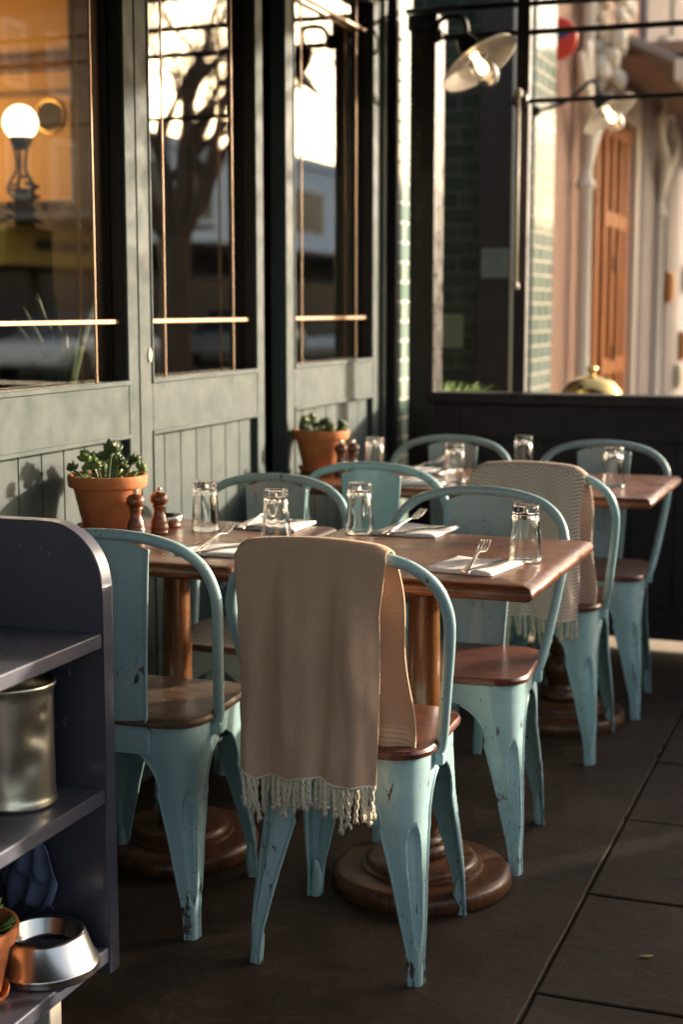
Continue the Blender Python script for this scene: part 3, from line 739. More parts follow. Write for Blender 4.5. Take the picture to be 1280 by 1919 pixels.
def make_chair(seatmat):
    t = thing('cafe_chair', '-', 'chair')
    # wooden seat
    def rsq(hx, hy, r, z, n=8):
        pts = []
        for cx, cy, a0 in ((hx - r, hy - r, 0), (-hx + r, hy - r, 90), (-hx + r, -hy + r, 180), (hx - r, -hy + r, 270)):
            for k in range(n + 1):
                a = R(a0 + 90 * k / n); pts.append((cx + r * math.cos(a), cy + r * math.sin(a), z))
        return pts
    sm = MB(); rows = [rsq(.172, .172, .07, .4405), rsq(.178, .178, .075, .443), rsq(.179, .179, .075, .452), rsq(.175, .175, .072, .4585), rsq(.165, .165, .066, .4600), rsq(.08, .08, .03, .4570)]
    sm.grid(rows, True); n = len(rows[0]); sm.f.append(tuple(reversed(range(n)))); e = 5 * n; sm.f.append(tuple(e + i for i in range(n)))
    sm.build('seat', seatmat, t, True)
    # apron
    ap = MB(); rows = []
    for z in (.440, .430, .41, .395):
        row = []
        for qx, qy, rev in ((1, 1, 0), (-1, 1, 1), (-1, -1, 0), (1, -1, 1)):
            w = legw(z); seq = [-w + 2 * w * k / 24 for k in range(25)]
            pts = [skirt_pt(s, z)[0] for s in seq]
            if rev: pts.reverse()
            row += [(p.x * qx, p.y * qy, p.z) for p in pts[:-1]]
        rows.append(row)
    ap.grid(rows, True); ap.build('apron', M['teal'], t, 'all')
    # legs
    zs = [.395, .3945, .393, .390, .386, .381, .375, .368, .36, .351, .341, .33, .318, .306] + [.297 - .0062 * i for i in range(48)]
    zs = [z for z in zs if z > 0] + [0.0]
    NU = 52
    for qx, qy in ((1, 1), (-1, 1), (-1, -1), (1, -1)):
        lg = MB(); rows = []; eL = []; eR = []
        for z in zs:
            w = legw(z); row = []
            for k in range(NU + 1):
                s = -w + 2 * w * k / NU
                # pressed oval groove
                zc, hz, hs = .188, .118, .0205 * (1 - .50 * (.30 - z) / .22)
                dd = max(abs(s) / max(hs, .004), 0); q = 1 - (abs(z - zc) / hz) ** 4 - dd ** 2
                if z < .308 and z > .068:
                    g = min(1, max(0, q * 3.6)); g = g * g * (3 - 2 * g)
                else: g = 0
                rim = math.exp(-((q) / .16) ** 2) * .0014 if .06 < z < .32 else 0
                p, th = skirt_pt(s, z, 0)
                nrm = Vector((math.cos(th), math.sin(th), 0))
                p = p - nrm * (g * .0085 - rim)
                row.append((p.x * qx, p.y * qy, p.z))
            rows.append(row); eL.append(row[0]); eR.append(row[-1])
        lg.grid(rows)
        # rolled edges
        i0 = 3
        lg.tube(eL[i0:], .0036, 6); lg.tube(eR[i0:], .0036, 6)
        # closed foot
        cx, cy, rc, _ = interp(TAB, .0)
        rows = []
        for z in (.0, .004, .035, .055, .085):
            cx, cy, rc, _ = interp(TAB, z); r_ = rc * (.97 if z < .04 else .8 if z < .06 else .25); cx += .0 if z < .08 else .006; cy += .0 if z < .08 else .006
            rows.append([((cx + r_ * math.cos(2 * math.pi * k / 16)) * qx, (cy + r_ * math.sin(2 * math.pi * k / 16)) * qy, z) for k in range(16)])
        b = len(lg.v); lg.grid(rows, True); lg.f.append(tuple(b + i for i in range(16)))
        lg.build('leg', M['teal'], t, 'all')
    # arch bead shared by the apron, cross braces
    for s in (-1, 1):
        MB().tube([(s * .125, .125, .385), (0, 0, .382 + s * .004), (-s * .125, -.125, .385)], .007, 8).build('brace', M['teal'], t, 'all')
    for s in (-1, 1):
        MB().tube([(s * .145, .13, .365), (s * .145, -.13, .365)], .0050, 8).build('stretcher', M['teal'], t, 'all')
    # back ring
    half = [(.172, -.050, .425), (.182, -.058, .452), (.192, -.082, .50), (.205, -.115, .58), (.219, -.150, .68), (.219, -.166, .735), (.200, -.180, .785), (.158, -.191, .820), (.10, -.197, .838), (.05, -.200, .8445), (0, -.201, .8465)]
    path = half + [(-x, y, z) for x, y, z in reversed(half[:-1])]
    rg = MB(); rg.tube(path, .0118, 14, True, 6)
    rg.build('back_ring', M['teal'], t, 'all')
    # splat
    sp = MB(); rows = []; L = []; Rr = []
    for i in range(17):
        f = i / 16; z = .838 - f * (.838 - .40)
        y = -.196 + .026 * f ** 1.6 if z > .45 else -.1735
        hw = .088 - .024 * f
        row = []
        for k in range(13):
            x = -hw + 2 * hw * k / 12; zz = z - (0.0 if i else .02 * (x / .088) ** 2)
            row.append((x, y + .012 * (1 - (x / hw) ** 2) * -1 * math.sin(min(1, (1 - f) * 3) * math.pi / 2) * .6, zz))
        rows.append(row); L.append(row[0]); Rr.append(row[-1])
    sp.grid(rows); sp.tube(L[:-1], .0042, 6); sp.tube(Rr[:-1], .0042, 6)
    # pressed keyhole ridge
    ridge = []
    for x, z in ((-.012, .55), (-.018, .66), (-.024, .755), (-.018, .768), (0, .771), (.018, .768), (.024, .755), (.018, .66), (.012, .55)):
        f = (.838 - z) / .438; ridge.append((x, -.196 + .026 * f ** 1.6 - .006 * (1 - (x / .075) ** 2), z))
    sp.tube(ridge, .0028, 6, True, 5)
    ridge = [(p[0] * .42, p[1] - .0005, p[2] * .88 + .035) for p in ridge]
    sp.build('splat', M['teal'], t, 'all', solid=0)
    MB().box(-.075, .075, -.182, -.1665, .385, .437).build('bracket', M['teal'], t, bevel=.002)
    # clips
    for s in (-1, 1):
        MB().box(s * .166, s * .186, -.062, -.036, .405, .43).build('clip', M['teal'], t, bevel=.002)
    return t

G1 = 'turquoise metal cafe chairs round the tables'
chA = make_chair(M['seat']); chB = make_chair(M['seatg'])
def place(t, x, y, rot, label):
    t.location = (x, y, 0); t.rotation_euler = (0, 0, R(rot)); t['label'] = label; t['group'] = G1; return t
place(chA, -.985, 2.795, 2, 'turquoise metal chair under the plain taupe blanket, front of the nearer table')
place(chB, -1.49, 2.835, 3, 'turquoise metal chair with worn brown seat right behind the slate shelf unit')
place(dup(chA), -.945, 3.41, 184, 'scratched turquoise chair with red brown seat, across the nearer table from the taupe blanket')
place(dup(chB), -1.56, 3.50, 178, 'turquoise metal chair against the door, far side of the nearer table by the first glasses')
place(dup(chA), -.935, 4.315, 1, 'turquoise metal chair under the herringbone blanket at the farther table')
place(dup(chA), -.895, 4.83, 183, 'turquoise metal chair at the far right, between the farther table and the divider')
place(dup(chA), -1.42, 4.275, 2, 'turquoise metal chair with bare back, front of the farther table, behind the centre glass')
place(dup(chA), -1.45, 4.85, 178, 'turquoise metal chair between the farther table and the left end of the divider')

# ------------------------------------------------------------------ tables
def make_table():
    t = thing('pedestal_table', '-', 'table')
    hx, hy = .318, .323
    tp = MB()
    def rr(x, y, r, z, n=4):
        pts = []
        for cx, cy, a0 in ((x - r, y - r, 0), (-x + r, y - r, 90), (-x + r, -y + r, 180), (x - r, -y + r, 270)):
            for k in range(n + 1):
                a = R(a0 + 90 * k / n); pts.append((cx + r * math.cos(a), cy + r * math.sin(a), z))
        return pts
    rows = [rr(hx - .02, hy - .02, .006, .728), rr(hx - .008, hy - .008, .008, .730), rr(hx - .001, hy - .001, .010, .738), rr(hx, hy, .010, .745), rr(hx - .002, hy - .002, .010, .752), rr(hx - .008, hy - .008, .008, .7575), rr(hx - .016, hy - .016, .006, .7605), rr(hx - .03, hy - .03, .005, .762), rr(hx - .2, hy - .2, .005, .762)]
    tp.grid(rows, True); n = len(rows[0]); tp.f.append(tuple(reversed(range(n)))); e = 8 * n; tp.f.append(tuple(e + i for i in range(n)))
    tp.build('tabletop', M['top'], t, True)
    MB().lathe([(.036, .255), (.0375, .35), (.0375, .50), (.0345, .67)], 36).build('column', M['oak'], t, True)
    MB().lathe([(.0345, .6695), (.045, .685), (.052, .70), (.053, .712), (.048, .7275)], 36).box(-.2, .2, -.03, .03, .7, .7275).build('capital', M['oakd'], t, True)
    MB().lathe([(.026, .069), (.055, .072), (.058, .082), (.054, .094), (.045, .098), (.050, .104), (.046, .110), (.036, .116), (.040, .128), (.050, .148), (.0535, .168), (.050, .188), (.038, .205), (.032, .212), (.034, .218), (.043, .226), (.043, .236), (.034, .243), (.033, .249), (.038, .2545)], 40).build('turned_foot', M['oakd'], t, 'all')
    MB().lathe([(.198, 0), (.203, .005), (.205, .020), (.202, .034), (.195, .041), (.184, .044), (.140, .045), (.139, .050), (.133, .053), (.128, .0535), (.127, .060), (.122, .067), (.112, .070), (.05, .0712)], 64).build('base', M['oakd'], t, True)
    return t
tb = make_table(); G2 = 'square pedestal tables in pairs'
tb.location = (-.9555, 3.122, 0); tb['label'] = 'brown pedestal table at the open end of the nearer pair'; tb['group'] = G2
t_ = dup(tb, None, (-1.571, 3.125, 0), R(180), 'brown pedestal table against the doors carrying the nearer succulent', G2)
dup(tb, None, (-.945, 4.573, 0), R(0), 'brown pedestal table at the open end of the farther pair', G2)
dup(tb, None, (-1.563, 4.575, 0), R(180), 'brown pedestal table against the doors carrying the farther succulent', G2)
for o in COL.objects:
    if o.name.startswith('pedestal_table') and o.location.x < -1.5: o.scale = (.918, 1, 1)

# ------------------------------------------------------------------ glasses
ZT = .7625
def tumbler(h, rb, rt):
    t = thing('drinking_glass', '-', 'glass'); g = MB()
    n = 48
    def row(r, z, fl=0):
        out = []
        for i in range(n):
            a = 2 * math.pi * i / n; rr_ = r * (1 - fl * (.5 + .5 * math.cos(8 * a)) ** 2 * .10)
            out.append((rr_ * math.cos(a), rr_ * math.sin(a), z))
        return out
    outer = [(rb - .0015, 0, 0), (rb, .0015, 0), (rb * .985, .008, 0), (rb * .93, .25 * h, .3), (rt * 1.04, h * .80, 1), (rt, h * .92, 1), (rt, h * .97, .3), (rt * .94, h, 0), (.001, h, 0)]
    inner = [(.001, h * .86, 0), (rt * .72, h * .85, 0), (rt * .82, h * .82, .3), (rt * .90, h * .70, .4), (rb * .88, h * .25, .1), (rb - .0035, .003, 0), (rb - .0025, 0, 0)]
    rows = [row(r, z, f) for r, z, f in outer] + [row(r, z, f) for r, z, f in inner]
    b = len(g.v); g.grid(rows, True)
    k = len(rows) - 1
    for i in range(n): j = (i + 1) % n; g.f.append((k * n + i, k * n + j, j, i))
    g.build('tumbler', M['glass'], t, 'all')
    return t
gl0 = tumbler(.122, .0355, .0285); G3 = 'upturned tumblers on the tables'
gp = [(-1.557, 3.262, 'upturned tumbler nearest the mills and chrome dish'), (-1.330, 3.166, 'upturned tumbler between the two napkins on the table by the doors'),
      (-1.189, 3.350, 'upturned tumbler at the centre of the nearer tables by the table joint'), (-.722, 3.098, 'upturned tumbler near the open corner of the nearer table'),
      (-1.571, 4.575, 'upturned tumbler beside the farther mills'), (-1.262, 4.44, 'upturned tumbler next to the rolled napkins on the farther table'),
      (-1.13, 4.80, 'upturned tumbler seen over the left end of the herringbone blanket'), (-.78, 4.50, 'upturned tumbler at the open right end of the farther table')]
for i, (x, y, lb) in enumerate(gp):
    o = gl0 if i == 0 else dup(gl0)
    o.location = (x, y, ZT); o.rotation_euler = (0, 0, i * .4); o['label'] = lb; o['group'] = G3

# ------------------------------------------------------------------ napkins and cutlery
def napkin(seed, hx, hy):
    r = random.Random(seed); m = MB()
    for L_ in range(3):
        z0 = .0022 * L_; rows = []
        ox, oy = r.uniform(-.003, .003), r.uniform(-.003, .003); nx, ny = 14, 14
        for j in range(ny + 1):
            row = []
            for i in range(nx + 1):
                x = -hx + 2 * hx * i / nx; y = -hy + 2 * hy * j / ny
                e = min(hx - abs(x), hy - abs(y)); z = z0 + .004 + .0018 * math.sin(x * 45 + seed) * math.cos(y * 38 + x * 20) - (.002 if e < .004 else 0)
                sk = .10 * y * math.sin(seed)
                row.append((x + ox + sk, y + oy, z))
            rows.append(row)
        lo = [[(p[0], p[1], max(.0002 + .0002 * L_, p[2] - .0034)) for p in rw] for rw in rows]
        b = len(m.v); m.grid(rows); m.grid(lo)
        N = (nx + 1); T = N * (ny + 1)
        ring = [i for i in range(N)] + [N * j + nx for j in range(1, ny + 1)] + [N * ny + i for i in range(nx - 1, -1, -1)] + [N * j for j in range(ny - 1, 0, -1)]
        for a, c in zip(ring, ring[1:] + ring[:1]): m.f.append((b + a, b + c, b + T + c, b + T + a))
    return m.build('napkin', M['linen'], None, 'all')
def fork_mesh():
    m = MB(); rows = []
    # handle to neck, x = along
    prof = [(-.098, .0105, .000), (-.094, .0115, .0), (-.07, .0085, .001), (-.02, .0045, .004), (.02, .0032, .0075), (.036, .0045, .0065), (.045, .0105, .0045), (.052, .0120, .0035), (.060, .0122, .004)]
    def sec(x, w, z, th=.0014): return [(x, -w, z), (x, -w * .6, z + th), (x, w * .6, z + th), (x, w, z), (x, w * .6, z - th * .3), (x, -w * .6, z - th * .3)]
    rows = [sec(*p) for p in prof]; m.grid(rows, True); m.f.append(tuple(range(6)))
    e = (len(rows) - 1) * 6; m.f.append(tuple(e + i for i in reversed(range(6))))
    for k in range(4):
        yy = -.0102 + .0068 * k
        m.tube([(.058, yy, .0045), (.075, yy, .0075), (.095, yy * .95, .0135), (.101, yy * .93, .0155)], [.0019, .0017, .0013, .0006], 6, True, 3)
    return m
def knife_mesh():
    m = MB()
    prof = [(-.105, .006, .0045), (-.10, .0095, .005), (-.05, .0085, .0045), (-.005, .0055, .003), (.0, .0065, .0018), (.02, .0100, .0012), (.07, .0105, .0010), (.095, .007, .0008), (.108, .0012, .0006)]
    rows = [[(x, -w, 0.003), (x, 0, .003 + th * .5), (x, w, .003), (x, 0, .003 - th * .5)] for x, w, th in prof]
    m.grid(rows, True); m.f.append((0, 1, 2, 3)); return m
fm = fork_mesh().build('fork', M['cutlery'], None, 'all'); km = knife_mesh().build('knife', M['cutlery'], None, True)
sets = [  # centre x,y, napkin half sizes, rot, fork (dx,dy,rot,tilt), knife (dx,dy,rot)
    ((-1.375, 2.995), .095, .078, 4, 'between the taupe blanket and the nearer pot', (-.038, .005, 90), (.005, -.01, 66)),
    ((-1.43, 3.385), .085, .08, -4, 'behind the second tumbler by the doors', (-.03, -.02, 84), (.015, -.01, 62)),
    ((-1.07, 3.42), .080, .085, 0, 'just right of the centre tumbler', (-.02, -.03, 78), (.03, -.02, 58)),
    ((-.803, 2.980), .075, .085, -7, 'at the front corner of the nearer table', (.008, -.02, 92), (.040, -.02, 74)),
    ((-1.36, 4.40), .08, .07, 5, 'on the farther table, nearest the bare chair back', (0, 0, 40), (.02, 0, 25)),
    ((-1.43, 4.70), .08, .07, -8, 'on the farther table toward the divider', (-.01, 0, 60), (.02, 0, 45)),
]
G4, G5, G6 = 'folded white napkins', 'steel forks on napkins', 'steel knives on napkins'
for i, ((x, y), hx, hy, rot, where, fk, kn) in enumerate(sets):
    n_ = napkin(3 + i * 2, hx, hy); n_.location = (x, y, ZT); n_.rotation_euler = (0, 0, R(rot)); tag(n_, 'white folded napkin ' + where, 'napkin', G4)
    f_ = fm if i == 0 else fm.copy(); k_ = km if i == 0 else km.copy()
    if i: COL.objects.link(f_); COL.objects.link(k_)
    k_.location = (x + kn[0], y + kn[1], ZT + .0092); k_.rotation_euler = (0, 0, R(kn[2]))
    f_.location = (x + fk[0], y + fk[1], ZT + .0205); f_.rotation_euler = (0, R(-7), R(fk[2]))
    tag(f_, 'steel fork lying on the napkin ' + where, 'fork', G5); tag(k_, 'steel knife lying on the napkin ' + where, 'knife', G6)

# ------------------------------------------------------------------ pots, mills, dish
def leaf(g, p, dv, L, w, th=.35, up=None):
    dv = dv.normalized(); up = up or Vector((0, 0, 1)); s = dv.cross(up)
    s = s.normalized() if s.length > .01 else Vector((1, 0, 0)); nrm = s.cross(dv)
    rows = []
    for i in range(7):
        f = i / 6; wd = w * (math.sin(math.pi * (f ** .85) * .93 + .12)) * (.6 + .6 * f); c = p + dv * L * f + nrm * L * .18 * f * f
        wd = max(wd, .0004)
        rows.append([c + s * wd * math.cos(a) + nrm * wd * th * math.sin(a) for a in (0, .9, 1.57, 2.24, 3.14, 4.2, 5.2)])
    b = len(g.v); g.grid(rows, True); g.f.append(tuple(b + i for i in range(7))); e = b + 42; g.f.append(tuple(e + i for i in reversed(range(7))))
def rosette(g, p, ax, size, r, n=11):
    ax = ax.normalized(); u = ax.orthogonal().normalized(); v = ax.cross(u)
    for i in range(n):
        a = i * 2.399 + r.uniform(-.2, .2); tlt = .25 + .95 * (1 - i / n)
        dv = ax * math.cos(tlt) + (u * math.cos(a) + v * math.sin(a)) * math.sin(tlt)
        leaf(g, p + ax * size * .1 * (i / n), dv, size * r.uniform(.65, .95), size * .36, .5, ax)
def pot_plant(name, loc, label, seed, scale=1.0, spread=1.0, dense=13):
    t = thing(name, label, 'potted plant', loc, 0, 'terracotta pots of succulents'); r = random.Random(seed); t.scale = (scale,) * 3
    MB().lathe([(.052, 0), (.072, .001), (.079, .012), (.081, .022), (.078, .022), (.074, .014), (.05, .006)], 48).build('saucer', M['terra'], t, 'all')
    MB().lathe([(.055, .0065), (.061, .008), (.063, .012), (.088, .118), (.089, .1185), (.0985, .120), (.1005, .124), (.1025, .146), (.1010, .150), (.0955, .1505), (.0925, .146), (.088, .12), (.086, .112)], 56, cap=False).build('pot', M['terra'], t, True)
    MB().lathe([(.087, .125), (.06, .130), (.001, .134)], 32, cap=False).build('soil', M['soil'], t, 'all')
    g = MB(); g2 = MB()
    for i in range(dense):
        a = r.uniform(0, 6.28); rad = r.uniform(.01, .062); b = Vector((rad * math.cos(a), rad * math.sin(a), .128))
        out = Vector((math.cos(a), math.sin(a), 0)) * r.uniform(.1, .9) * spread
        ht = r.uniform(.02, .062) * (1.15 - rad * 6); tip = b + Vector((0, 0, ht)) + out * .042
        g2.tube([b, (b + tip) / 2 + Vector((0, 0, .008)), tip], [.004, .0035, .003], 6, True, 3)
        rosette(g if r.random() < .5 else g2, tip, Vector((out.x * .8, out.y * .8, 1)), r.uniform(.024, .034), r, r.randint(8, 11))
    for i in range(22):
        a = r.uniform(0, 6.28); b = Vector((.062 * math.cos(a), .062 * math.sin(a), .140))
        leaf(g, b, Vector((math.cos(a), math.sin(a), r.uniform(-.25, .7))), r.uniform(.028, .045), .0115)
    gp_ = g.build('succulent_leaves', M['leaf'], t, 'all'); g2.build('darker_leaves', M['leafd'], t, 'all')
    return t
p1 = pot_plant('potted_succulent', (-1.765, 3.153, ZT), 'terracotta pot of leafy succulents beside the pepper mills on the nearer table', 4, .94)
# tall central rosette
g = MB(); r_ = random.Random(2); g.tube([(0, 0, .13), (.005, 0, .17), (.012, 0, .205)], [.006, .005, .004], 8, True, 4)
rosette(g, Vector((.012, 0, .205)), Vector((.1, 0, 1)), .040, r_, 16); rosette(g, Vector((.0, .01, .188)), Vector((-.6, 0, 1)), .03, r_, 12)
g.build('tall_rosette', M['leafd'], p1, 'all')
pot_plant('potted_succulent', (-1.765, 4.585, ZT), 'terracotta pot of bushy green succulents beside the mills on the farther table', 9, .93, .9, 15)

def mill():
    t = thing('pepper_mill', '-', 'pepper mill')
    MB().lathe([(.0205, 0), (.0215, .003), (.0215, .008), (.0200, .010), (.0215, .013), (.0215, .022), (.0195, .024), (.0205, .027), (.0195, .034), (.0155, .045), (.0130, .056), (.0138, .064), (.0170, .070), (.0150, .0735)], 36).build('body', M['mill'], t, 'all')
    MB().lathe([(.0145, .0745), (.0185, .077), (.0215, .085), (.0205, .094), (.0150, .101), (.0065, .104), (.006, .105)], 36).build('head', M['mill'], t, 'all')
    MB().lathe([(.0055, .1035), (.0060, .105), (.0045, .107), (.0065, .109), (.0068, .113), (.005, .115)], 20).build('nut', M['steel'], t, 'all')
    return t
ml = mill(); G7 = 'wooden mills beside the pots'
for i, (x, y, lb) in enumerate([(-1.662, 3.100, 'dark wooden mill in front, beside the nearer pot'), (-1.636, 3.170, 'slimmer dark wooden mill between the front mill and the chrome dish'),
                                (-1.662, 4.500, 'dark wooden mill in front of the farther pot'), (-1.640, 4.55, 'dark wooden mill hidden half behind its twin at the farther pot')]):
    o = ml if i == 0 else dup(ml); o.location = (x, y, ZT); o['label'] = lb; o['group'] = G7; o.scale = (1.03, 1.03, 1.0 if i % 2 == 0 else .98)
t = thing('chrome_dish', 'small chrome and wood dish beside the mills on the nearer table', 'dish', (-1.672, 3.285, ZT))
MB().lathe([(.030, 0), (.034, .004), (.034, .009), (.031, .010)], 32).build('base', M['mill'], t, 'all')
MB().lathe([(.031, .0105), (.0375, .015), (.0385, .028), (.037, .030), (.034, .029), (.031, .020), (.012, .014), (.001, .014)], 40, cap=False).build('bowl', M['steel'], t, 'all')

# ------------------------------------------------------------------ blankets
def blanket(name, label, cx, Yt, rot, halfw, zbot, mat, fmat, seed, front_z, edge_shift, sag, grp, fr_n=30, mirror=1, flare=0.0):
    """draped over the ring top; back side hangs toward local -Y, front side toward +Y"""
    t = thing(name, label, 'blanket', (cx, Yt, 0), R(rot), grp)
    r = random.Random(seed); ph = r.uniform(0, 6)
    NU = 90
    def ztop(u):
        x = u * halfw
        return .864 - .50 * abs(x) ** 2.0 - 9 * max(0, abs(x) - .12) ** 2
    def folds(u, d):       # outward offset of hanging cloth
        k = min(1, d / .22)
        return k * .016 * mnoise.noise(Vector((u * 2.2 + seed, d * 5.5, seed))) + k * .004 * mnoise.noise(Vector((u * 7 + seed, d * 16, seed + 3))) + k * (.026 * math.exp(-((u - .66) / .15) ** 2) - .022 * max(0, (abs(u) - .82) / .18) ** 2 + .012 * math.sin(5.2 * u + ph) + .007 * math.sin(9.5 * u + ph * 2 + 1.2 * d) + .004 * math.sin(17 * u + 3 * d))
    def sheet(shift, th, zb, zf, wsc, bot_curve):
        rows = []; uvs = []
        prof = []
        N1 = 46
        for u_i in range(NU + 1):
            pass
        # param down the back
        levels = []
        for i in range(N1 + 1): levels.append(('b', 1 - i / N1))
        for a in range(1, 8): levels.append(('t', a / 8))
        for i in range(31): levels.append(('f', i / 30))
        for kind, q in levels:
            row = []; uvr = []
            for j in range(NU + 1):
                u = -1 + 2 * j / NU
                zt = ztop(u); x0 = u * halfw * wsc
                if kind == 'b':
                    zbb = zb + bot_curve(u); d = (zt - zbb) * q
                    nar = 1 - (.10 if u > 0 else .04) * min(1, d / .10) * abs(u) + flare * d
                    y = -.016 - th - .05 * min(1, d / .6) * 0 - .020 * (1 - math.exp(-d * 9)) - folds(u, d); z = zt - d - .012
                    x = x0 * nar + .006 * math.sin(7 * u + 5 * d)
                    v = d
                elif kind == 't':
                    a = math.pi * q; y = -(.016 + th) * math.cos(a); z = zt - .012 + (.014 + th) * math.sin(a); x = x0 + shift * .25 * q; v = -.05 * q
                else:
                    d = (zt - zf) * q; y = .016 + th + .05 * q * 1.0 + .5 * folds(-u, d); z = zt - .012 - d; x = x0 * (1 - .04 * q) + shift * (.25 + .75 * math.sin(min(1, q * 1.1) * 1.57)) + (.006 * math.sin(9 * q) if u > .5 else 0); v = -.05 - d
                row.append((x * mirror, y, z)); uvr.append((u * halfw * wsc + .5, v + 1))
            rows.append(row); uvs.append(uvr)
        return rows, uvs
    def bc(u): return .008 * mnoise.noise(Vector((u * 3.3, seed, 1))) + .010 * math.sin(2.2 * u + .5) + .006 * math.sin(6 * u + ph)- .012 * u
    rows, uvs = sheet(edge_shift, .004, zbot, front_z, 1.0, bc)
    m = MB(); m.grid(rows)
    o = m.build('cloth', mat, t, 'all', recalc=False)
    me = o.data; uvl = me.uv_layers.new(name='UVMap')
    flat = [q for rw in uvs for q in rw]
    for lp in me.loops: uvl.data[lp.index].uv = flat[lp.vertex_index]
    md = o.modifiers.new('Solid', 'SOLIDIFY'); md.thickness = .005; md.offset = 0
    # hem line
    bot = rows[0]
    hm = MB(); hm.tube([(p[0], p[1] - .003, p[2] + .004) for p in bot], .0026, 6); hm.build('hem', fmat, t, 'all')
    # tassels : three shapes, copied
    protos = []
    for k in range(4):
        tm = MB(); L = (.058, .068, .052, .080)[k]; rr2 = random.Random(k + seed)
        bx, by = rr2.uniform(-.006, .006), rr2.uniform(-.004, .004)
        for s_ in (0, math.pi):
            pts = []; rad = []
            for i in range(17):
                f = i / 16; a = f * 9.5 + s_
                pts.append((.0022 * math.cos(a) + bx * f * f, .0022 * math.sin(a) + by * f, -L * f)); rad.append(.0027)
            tm.tube(pts, rad, 6, True)
        tm.ell((bx, by, -L), [Vector((.0045, 0, 0)), Vector((0, .0045, 0)), Vector((0, 0, .005))], 8, 6)
        for i in range(12):
            a = rr2.uniform(0, 6.28); rr3 = rr2.uniform(.001, .0065); ll = rr2.uniform(.012, .022)
            tm.tube([(bx, by, -L - .002), (bx + rr3 * math.cos(a), by + rr3 * math.sin(a), -L - ll * .6), (bx + rr3 * 1.2 * math.cos(a), by + rr3 * 1.2 * math.sin(a), -L - ll)], [.0022, .0018, .0006], 4, True)
        me_ = tm.build('tassel', fmat, t, 'all'); protos.append(me_)
    used = [False] * 4
    for i in range(fr_n):
        u = (i + .5 + r.uniform(-.25, .25)) / fr_n * NU; j = min(NU, int(u)); p = bot[j]
        k = r.randrange(4)
        if used[k]: c = protos[k].copy(); COL.objects.link(c)
        else: c = protos[k]; used[k] = True
        c.parent = t; c.location = (p[0], p[1] + r.uniform(-.006, .008), p[2] + .004); c.rotation_euler = (r.uniform(-.14, .14), r.uniform(-.14, .14), r.uniform(0, 6))
        c.scale = (1, 1, r.uniform(.68, .95))
    for k in range(4):
        if not used[k]: bpy.data.objects.remove(protos[k])
    return t
blanket('fringed_blanket', 'plain taupe wool blanket with cream tassels hung over the nearest chair back', -1.015, 2.594, 2, .148, .415, M['blanketA'], M['fringe'], 3, .462, .040, 0, 'fringed blankets on chair backs', 34)
blanket('fringed_blanket', 'cream and brown herringbone blanket with pale tassels over a farther chair back', -.955, 4.114, 1, .162, .44, M['blanketD'], M['fringeD'], 8, .462, .030, 0, 'fringed blankets on chair backs', 26, 1, .06)

# ------------------------------------------------------------------ shelf unit
XS, YS = -1.326, 2.339
t = thing('shelf_unit', 'slate painted open shelf unit with rounded side panel at the left edge', 'shelves', (XS, YS, 0))
pts = [(0, .06), (0, .80)]
for a in range(0, 91, 6): pts.append((-.115 + .115 * math.cos(R(a)), .80 + .115 * math.sin(R(a))))
pts += [(-.40, .915), (-.40, .06)]
s_ = MB(); s_.poly_prism([(x, z) for x, z in pts], 'y', 0, .038); sp_ = s_.build('side_panel', M['shelf'], t, bevel=.003)
s2 = sp_.copy(); COL.objects.link(s2); s2.location = (0, -1.2, 0)
for z in (.10, .407, .700):
    MB().box(-.395, -.0015, -1.162, -.0003, z - .014, z + .014).build('shelf', M['shelf'], t, bevel=.003)
MB().box(-.40, -.3955, -1.16, -.001, .10, .90).build('back_panel', M['shelf'], t)
for yy in (-.175, -1.14):
    for xx in (-.36, -.03): MB().box(xx - .018, xx + .018, yy - .02, yy + .02, 0, .0595 if yy > -.0 else .085).build('foot', M['cream'], t, bevel=.003)
# bucket
t = thing('tin_bucket', 'dented worn tin canister on the middle shelf', 'bucket', (-1.44, 2.22, .4215)); t.scale = (1.02, 1.02, 1.06)
rows = []
for r_b, z in [(.066, 0), (.070, .002), (.071, .008), (.068, .014)] + [(.0672, .022 + .007 * i) for i in range(25)] + [(.069, .200), (.0725, .205), (.0725, .210), (.068, .212), (.064, .205)]:
    row = []
    for i in range(72):
        a = 2 * math.pi * i / 72; rr_ = r_b
        for (da, dz, dr, sz) in ((-.40, .13, .010, .026), (-.15, .165, .006, .010), (-1.0, .06, .005, .03), (-.6, .085, .006, .020)):
            q = (((a - da + math.pi) % (2 * math.pi) - math.pi) * .07 / sz) ** 2 + ((z - dz) / sz) ** 2
            if .015 < z < .2: rr_ -= dr * math.exp(-q)
        row.append((rr_ * math.cos(a), rr_ * math.sin(a), z))
    rows.append(row)
m = MB(); m.grid(rows, True); m.f.append(tuple(reversed(range(72)))); m.build('canister', M['tin'], t, 'all')
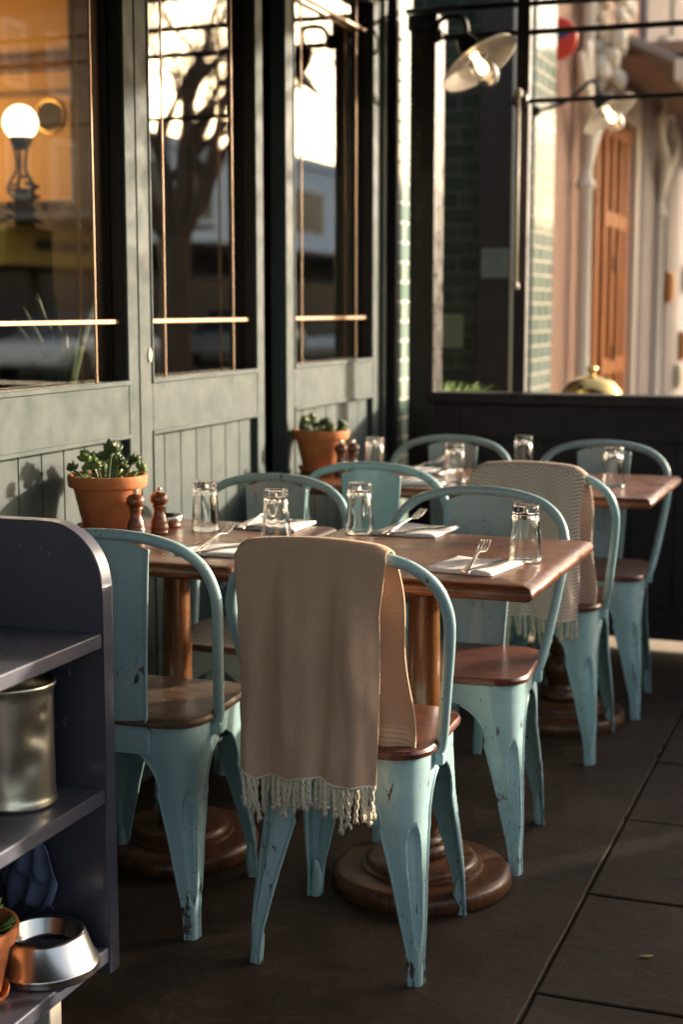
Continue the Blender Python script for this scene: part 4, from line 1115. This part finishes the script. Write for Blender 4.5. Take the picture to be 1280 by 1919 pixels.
# rust spots stay in the tin material
tag_leaf = MB(); tag_leaf.grid([[(-.03, -.002, .002), (-.03, .002, .002)], [(-.01, -.009, .005), (-.01, .009, .004)], [(.012, -.008, .003), (.012, .009, .006)], [(.034, -.001, .008), (.034, .001, .008)]])
lf = tag_leaf.build('fallen_leaf', plain('dry leaf', (.35, .24, .08), .7), None, 'all', solid=.0006); lf.location = (-.414, 2.897, .001); lf.scale = (.5, .5, .5); lf.rotation_euler = (0, 0, .3); tag(lf, 'small dry yellow leaf lying on the dark floor slab', 'leaf')
# dog bowls, stacked
t = thing('steel_bowl', 'polished steel dog bowl with flared base on the bottom shelf', 'bowl', (-1.392, 2.222, .1145)); t.scale = (1.02, 1.02, .92)
MB().lathe([(.085, 0), (.094, .0), (.097, .004), (.093, .009), (.096, .013), (.094, .018), (.088, .024), (.072, .072), (.069, .078), (.064, .079), (.061, .075), (.057, .045), (.050, .036), (.001, .034)], 64, cap=False).build('bowl', M['steel'], t, 'all')
p3 = pot_plant('potted_succulent', (-1.452, 2.06, .1145), 'small terracotta pot with pale succulent beside the steel bowl on the bottom shelf', 21, .92, .5, 7)
m = MB(); rows = []
for j in range(22):
    row = []; f = j / 21
    for i in range(30):
        u = i / 29 - .5; a = .05 + .012 * math.sin(f * 3)
        nz = mnoise.noise(Vector((u * 5, f * 4, 3)))
        row.append((u * 2 * a * (.62 + .38 * math.sin(f * 2.2)) + .012 * nz, (.010 * math.sin(u * 17 + f * 5 + 3 * nz) + .018 * nz) * (.4 + .6 * f) - .016, .125 * (1 - f) + .006 * math.sin(u * 19)))
    rows.append(row)
m.grid(rows); o = m.build('hanging_cloth', M['bluecloth'], None, 'all', solid=.003); o.location = (-1.475, 2.318, .185); tag(o, 'crumpled dark blue cloth hung above the steel bowl', 'cloth')
hk = MB().tube([(0, .0, 0), (0, -.012, .004), (0, -.016, .012)], .003, 8, True, 4).build('hook', M['black'], None, 'all'); hk.location = (-1.475, 2.338, .302); tag(hk, 'small black hook on the inner side panel holding the blue cloth', 'hook')
